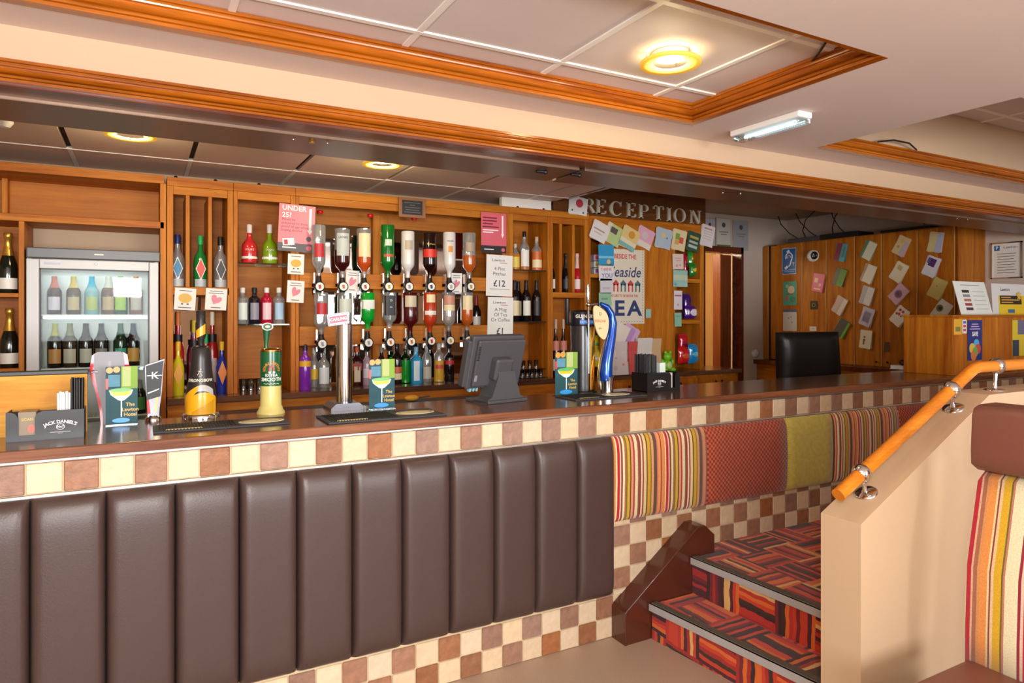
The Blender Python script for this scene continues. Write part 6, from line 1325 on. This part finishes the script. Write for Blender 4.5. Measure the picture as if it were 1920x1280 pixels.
# stand-up cards and papers on the back counter below the poster
def standup(label, x0, y0, x1, y1, Y, c, mo=()):
    X0, X1, Z0, Z1 = rY(x0, y0, x1, y1, Y); w_ = X1-X0; h_ = Z1-ZB
    t = thing('standing_card', label, 'card', ((X0+X1)/2, Y, ZB), 0, 'cards standing on the back counter'); T = FR(((X0+X1)/2, Y, ZB), up=(0, .12, 1))
    part('front_leaf', MB().box(-w_/2, w_/2, 0, h_, 0, .001, T=T), flat(c), t); part('back_leaf', MB().box(-w_/2, w_/2, 0, h_, 0, .001, T=FR(((X0+X1)/2, Y+.045, ZB), up=(0, -.12, 1))), flat(c), t)
    for (a, b, r, cc) in mo: part('print', disc(MB(), T @ Matrix.Translation((a*w_, b*h_, .001)), r*w_), flat(cc), t)
standup('large white card with orange dots standing below the poster', 1147, 640, 1180, 690, 1.835, 'd4c4c0', ((.2, .3, .06, 'd88a60'), (-.2, .5, .05, 'b8a0a0'), (0, .7, .1, 'd8b8a8'), (-.25, .2, .12, 'c0b0b8')))
standup('small red card with blue picture behind the straws', 1181, 640, 1198, 690, 1.815, 'c8504c', ((0, .8, .25, '68a8b8'),))
standup('white greeting card above the right caddy', 1197, 633, 1225, 690, 1.825, 'd8d0c8', ((-.15, .8, .08, 'a8a4a0'), (.15, .7, .08, 'a8a4a0')))
standup('tan card beside the green toy', 1224, 634, 1242, 690, 1.835, 'd0ac84', ((-.2, .7, .06, '7a6048'),))
# green toy frog-like figure
q = wy(1250, 682, 1.86); gtoy = thing('green_toy', 'small bright green toy figure on the back counter', 'toy', (q.x, 1.86, ZB)); lime = mat('lime_plastic', '7ac424', .35, noise=.05)
part('body', MB().sphere(.055, (q.x, 1.86, ZB+.055), (1, .8, 1.0)).sphere(.042, (q.x, 1.85, ZB+.13), (1, .85, .9)).sphere(.016, (q.x-.026, 1.845, ZB+.168), seg=8).sphere(.016, (q.x+.026, 1.845, ZB+.168), seg=8), lime, gtoy)
for s_ in (-1, 1): part('leg', MB().sphere(.028, (q.x+s_*.042, 1.835, ZB+.022), (1.1, 1.2, .8), 10), lime, gtoy); part('arm', MB().sphere(.020, (q.x+s_*.055, 1.85, ZB+.085), (.8, .8, 1.5), 8), lime, gtoy)
part('belly', MB().sphere(.03, (q.x, 1.822, ZB+.06), (1, .4, 1.1), 10), flat('c8dc90'), gtoy)
def bag(label, x0, y0, x1, y1, Y, c, c2, group='snack bags'):
    X0, X1, Z0, Z1 = rY(x0, y0, x1, y1, Y); w_, h_ = X1-X0, Z1-Z0; mb = MB(); vs = []; fs = []
    t = thing('snack_bag', label, 'snack bag', ((X0+X1)/2, Y, Z0), 0, group)
    for s_ in (-1, 1):
        o = len(vs)
        for j in range(9):
            for i in range(9):
                u_, v = -1+i/4, -1+j/4; k = (1-u_**4)**.5*(1-v**4)**.5
                vs.append(((X0+X1)/2+u_*w_/2*(1-.06*(1-v*v)*0-.08*abs(v)**3*0), Y+s_*.03*k+.002*math.sin(9*u_+7*v)*k, (Z0+Z1)/2+v*h_/2))
        for j in range(8):
            for i in range(8): f = (o+j*9+i, o+j*9+i+1, o+(j+1)*9+i+1, o+(j+1)*9+i); fs.append(f if s_ < 0 else f[::-1])
    mb.add(vs, fs, True); part('bag', mb, glossy(c), t); part('bag_print', MB().sphere(.3*w_, ((X0+X1)/2, Y-.027, (Z0+Z1)/2), (1, .18, .6), 12), glossy(c2), t); part('crimp', MB().box(X0, X1, Y-.003, Y+.003, Z1-.008, Z1+.006), glossy(c), t)
for a in (('green snack bag upper, on the top right snack shelf', 1289, 470, 1309, 500, 2.02, '2c8a30', 'd8c030'), ('green and yellow snack bag lower, on the top right snack shelf', 1292, 494, 1309, 518, 1.98, '1c7a28', 'd8b828'), ('red snack bag behind the cream card', 1279, 476, 1292, 516, 2.05, 'a81c2c', '5a1a5a'),
          ('dark purple snack bag upper, on the middle right shelf', 1280, 552, 1294, 596, 2.04, '3a1a6a', '6a3a98'), ('purple snack bag with white stripe on the middle right shelf', 1284, 574, 1312, 597, 1.98, '4a1a78', 'd8ccd8'),
          ('red snack bag upper, at the bottom right of display', 1272, 627, 1288, 660, 2.06, 'c01c2a', '8a1c4a'), ('red snack bag lower, at the bottom right of display', 1271, 652, 1294, 681, 1.98, 'd02424', 'e06030'), ('bright blue snack bag at the bottom right of display', 1290, 646, 1312, 681, 1.96, '1c88c8', '68b8d8'),
          ('yellow snack bag beside the blue font', 1107, 630, 1125, 660, 1.98, 'd8b820', '4aa060'), ('yellow and white snack bag lower beside the blue font', 1108, 656, 1126, 688, 1.94, 'd0c040', 'd8d4d0')): bag(*a)
for k, (y0, y1, c, c2) in enumerate(((463, 478, 'a898a8', 'c03a5a'), (480, 493, 'c8c8c8', 'c0a030'), (495, 510, 'b8b0b8', '8a4a78'))):
    X0, X1, Z0, Z1 = rY(1108, y0, 1121, y1, 1.98)
    t = thing('mint_tin', 'small tin stacked on left display shelf, %s' % ('topmost', 'in the middle', 'lowest')[k], 'tin', ((X0+X1)/2, 1.98, Z0), 0, 'stacked tins'); zz0 = lsh[0]+(2-k)*.055
    part('tin', MB().box(X0, X1, 1.93, 2.03, zz0, zz0+.053, bev=.008), flat(c, .3), t); part('tin_label', bx(X0+.008, X1-.008, 1.9285, 1.93, zz0+.012, zz0+.042), flat(c2, .3), t)

# ================================================================ ceiling fittings
glow = emit('warm_lamp', 'fff2d0', 14.0); gfr = mat('amber_frost', 'ecc95a', .35, noise=.05); gfr.node_tree.nodes['Principled BSDF'].inputs['Emission Color'].default_value = lin('f0b030'); gfr.node_tree.nodes['Principled BSDF'].inputs['Emission Strength'].default_value = .45
def downlight(label, x, y, z, R, power):
    t = thing('ceiling_light', label, 'ceiling light', (x, y, z), 0, 'round glass ceiling lights'); T = Matrix.Translation((x, y, z)) @ Matrix.Rotation(PI, 4, 'X')
    part('lamp_holder', MB().lathe([(R*.62, 0), (R*.62, .012), (R*.50, .020)], 28, T), whitep, t)
    part('bulb', MB().lathe([(R*.48, .010), (R*.48, .018), (R*.30, .026), (.0005, .028)], 24, T), glow, t)
    part('glass_ring', MB().lathe([(R*.56, .036), (R, .034), (R, .044), (R*.56, .042), (R*.56, .036)], 36, T, cap=False), gfr, t)
    for k in range(3): a = 2*PI*k/3+.6; part('spacer', MB().tube([(x+R*.8*math.cos(a), y+R*.8*math.sin(a), z-.046), (x+R*.8*math.cos(a), y+R*.8*math.sin(a), z)], .003, 6), chrome, t)
    l = bpy.data.lights.new('ceiling_lamp', 'POINT'); l.energy = power; l.color = (1, .80, .45); l.shadow_soft_size = .05
    o = bpy.data.objects.new('ceiling_lamp', l); COL.objects.link(o); o.location = (x, y, z-.06)
p = wz(1257, 100, 2.54); downlight('round amber glass ceiling light in the recessed lounge ceiling', p.x, p.y, 2.54, .116, 5)
p = wz(245, 239, 2.432); downlight('round amber ceiling light above the bar near the fridge', p.x, p.y, 2.432, .112, 8)
p = wz(717, 296, 2.432); downlight('round amber ceiling light above the optics', p.x, p.y, 2.432, .112, 8)
# emergency bulkhead light
e0, e1 = wz(1376, 246, 2.44), wz(1510, 205, 2.44)
eL = thing('emergency_light', 'long white emergency bulkhead light on the ceiling', 'emergency light', ((e0.x+e1.x)/2, (e0.y+e1.y)/2, 2.40)); xm, y0, y1 = 2.91, -.60, -.20
part('base', MB().box(xm-.045, xm+.045, y0, y1, 2.412, 2.44, bev=.006), whitep, eL)
part('diffuser', MB().box(xm-.038, xm+.038, y0+.008, y1-.008, 2.385, 2.413, bev=.012, seg=3), glass('ribbed_cover', 'e8f4f0', 1.0), eL)
tb = MB()
for k in range(24): tb.lathe([(.0065, 0), (.0085, .005), (.0065, .010)], 8, Matrix.Translation((xm, y0+.05+k*.0125, 2.402)) @ Matrix.Rotation(-PI/2, 4, 'X'))
part('tube', tb, emit('cool_tube', 'f0f8ff', 1.0), eL)
for y in (y0+.02, y1-.02): part('clip', bx(xm+.03, xm+.048, y-.006, y+.006, 2.395, 2.425), whitep, eL)
solo('ceiling_cable', MB().tube([wz(1495, 133, 2.515), wz(1520, 118, 2.525), wz(1535, 100, 2.525), wz(1548, 80, 2.53)], .005, 6), black, 'loose black cable in the corner of the recessed ceiling', 'cable')
solo('ceiling_cable', MB().tube([(4.0, -.23, 2.52), (4.1, -.26, 2.535), (4.25, -.26, 2.535), (4.38, -.225, 2.52)], .005, 6), black, 'thin dark cable looping over the right ceiling trim', 'cable')
q = wz(8, 218, 2.432); solo('wall_sensor', MB().lathe([(.035, 0), (.035, .03), (.02, .05)], 16, Matrix.Translation((q.x-.0, q.y, 2.432)) @ Matrix.Rotation(PI, 4, 'X')), whitep, 'white ceiling sensor at the left edge', 'sensor')
bpy.context.view_layer.update()
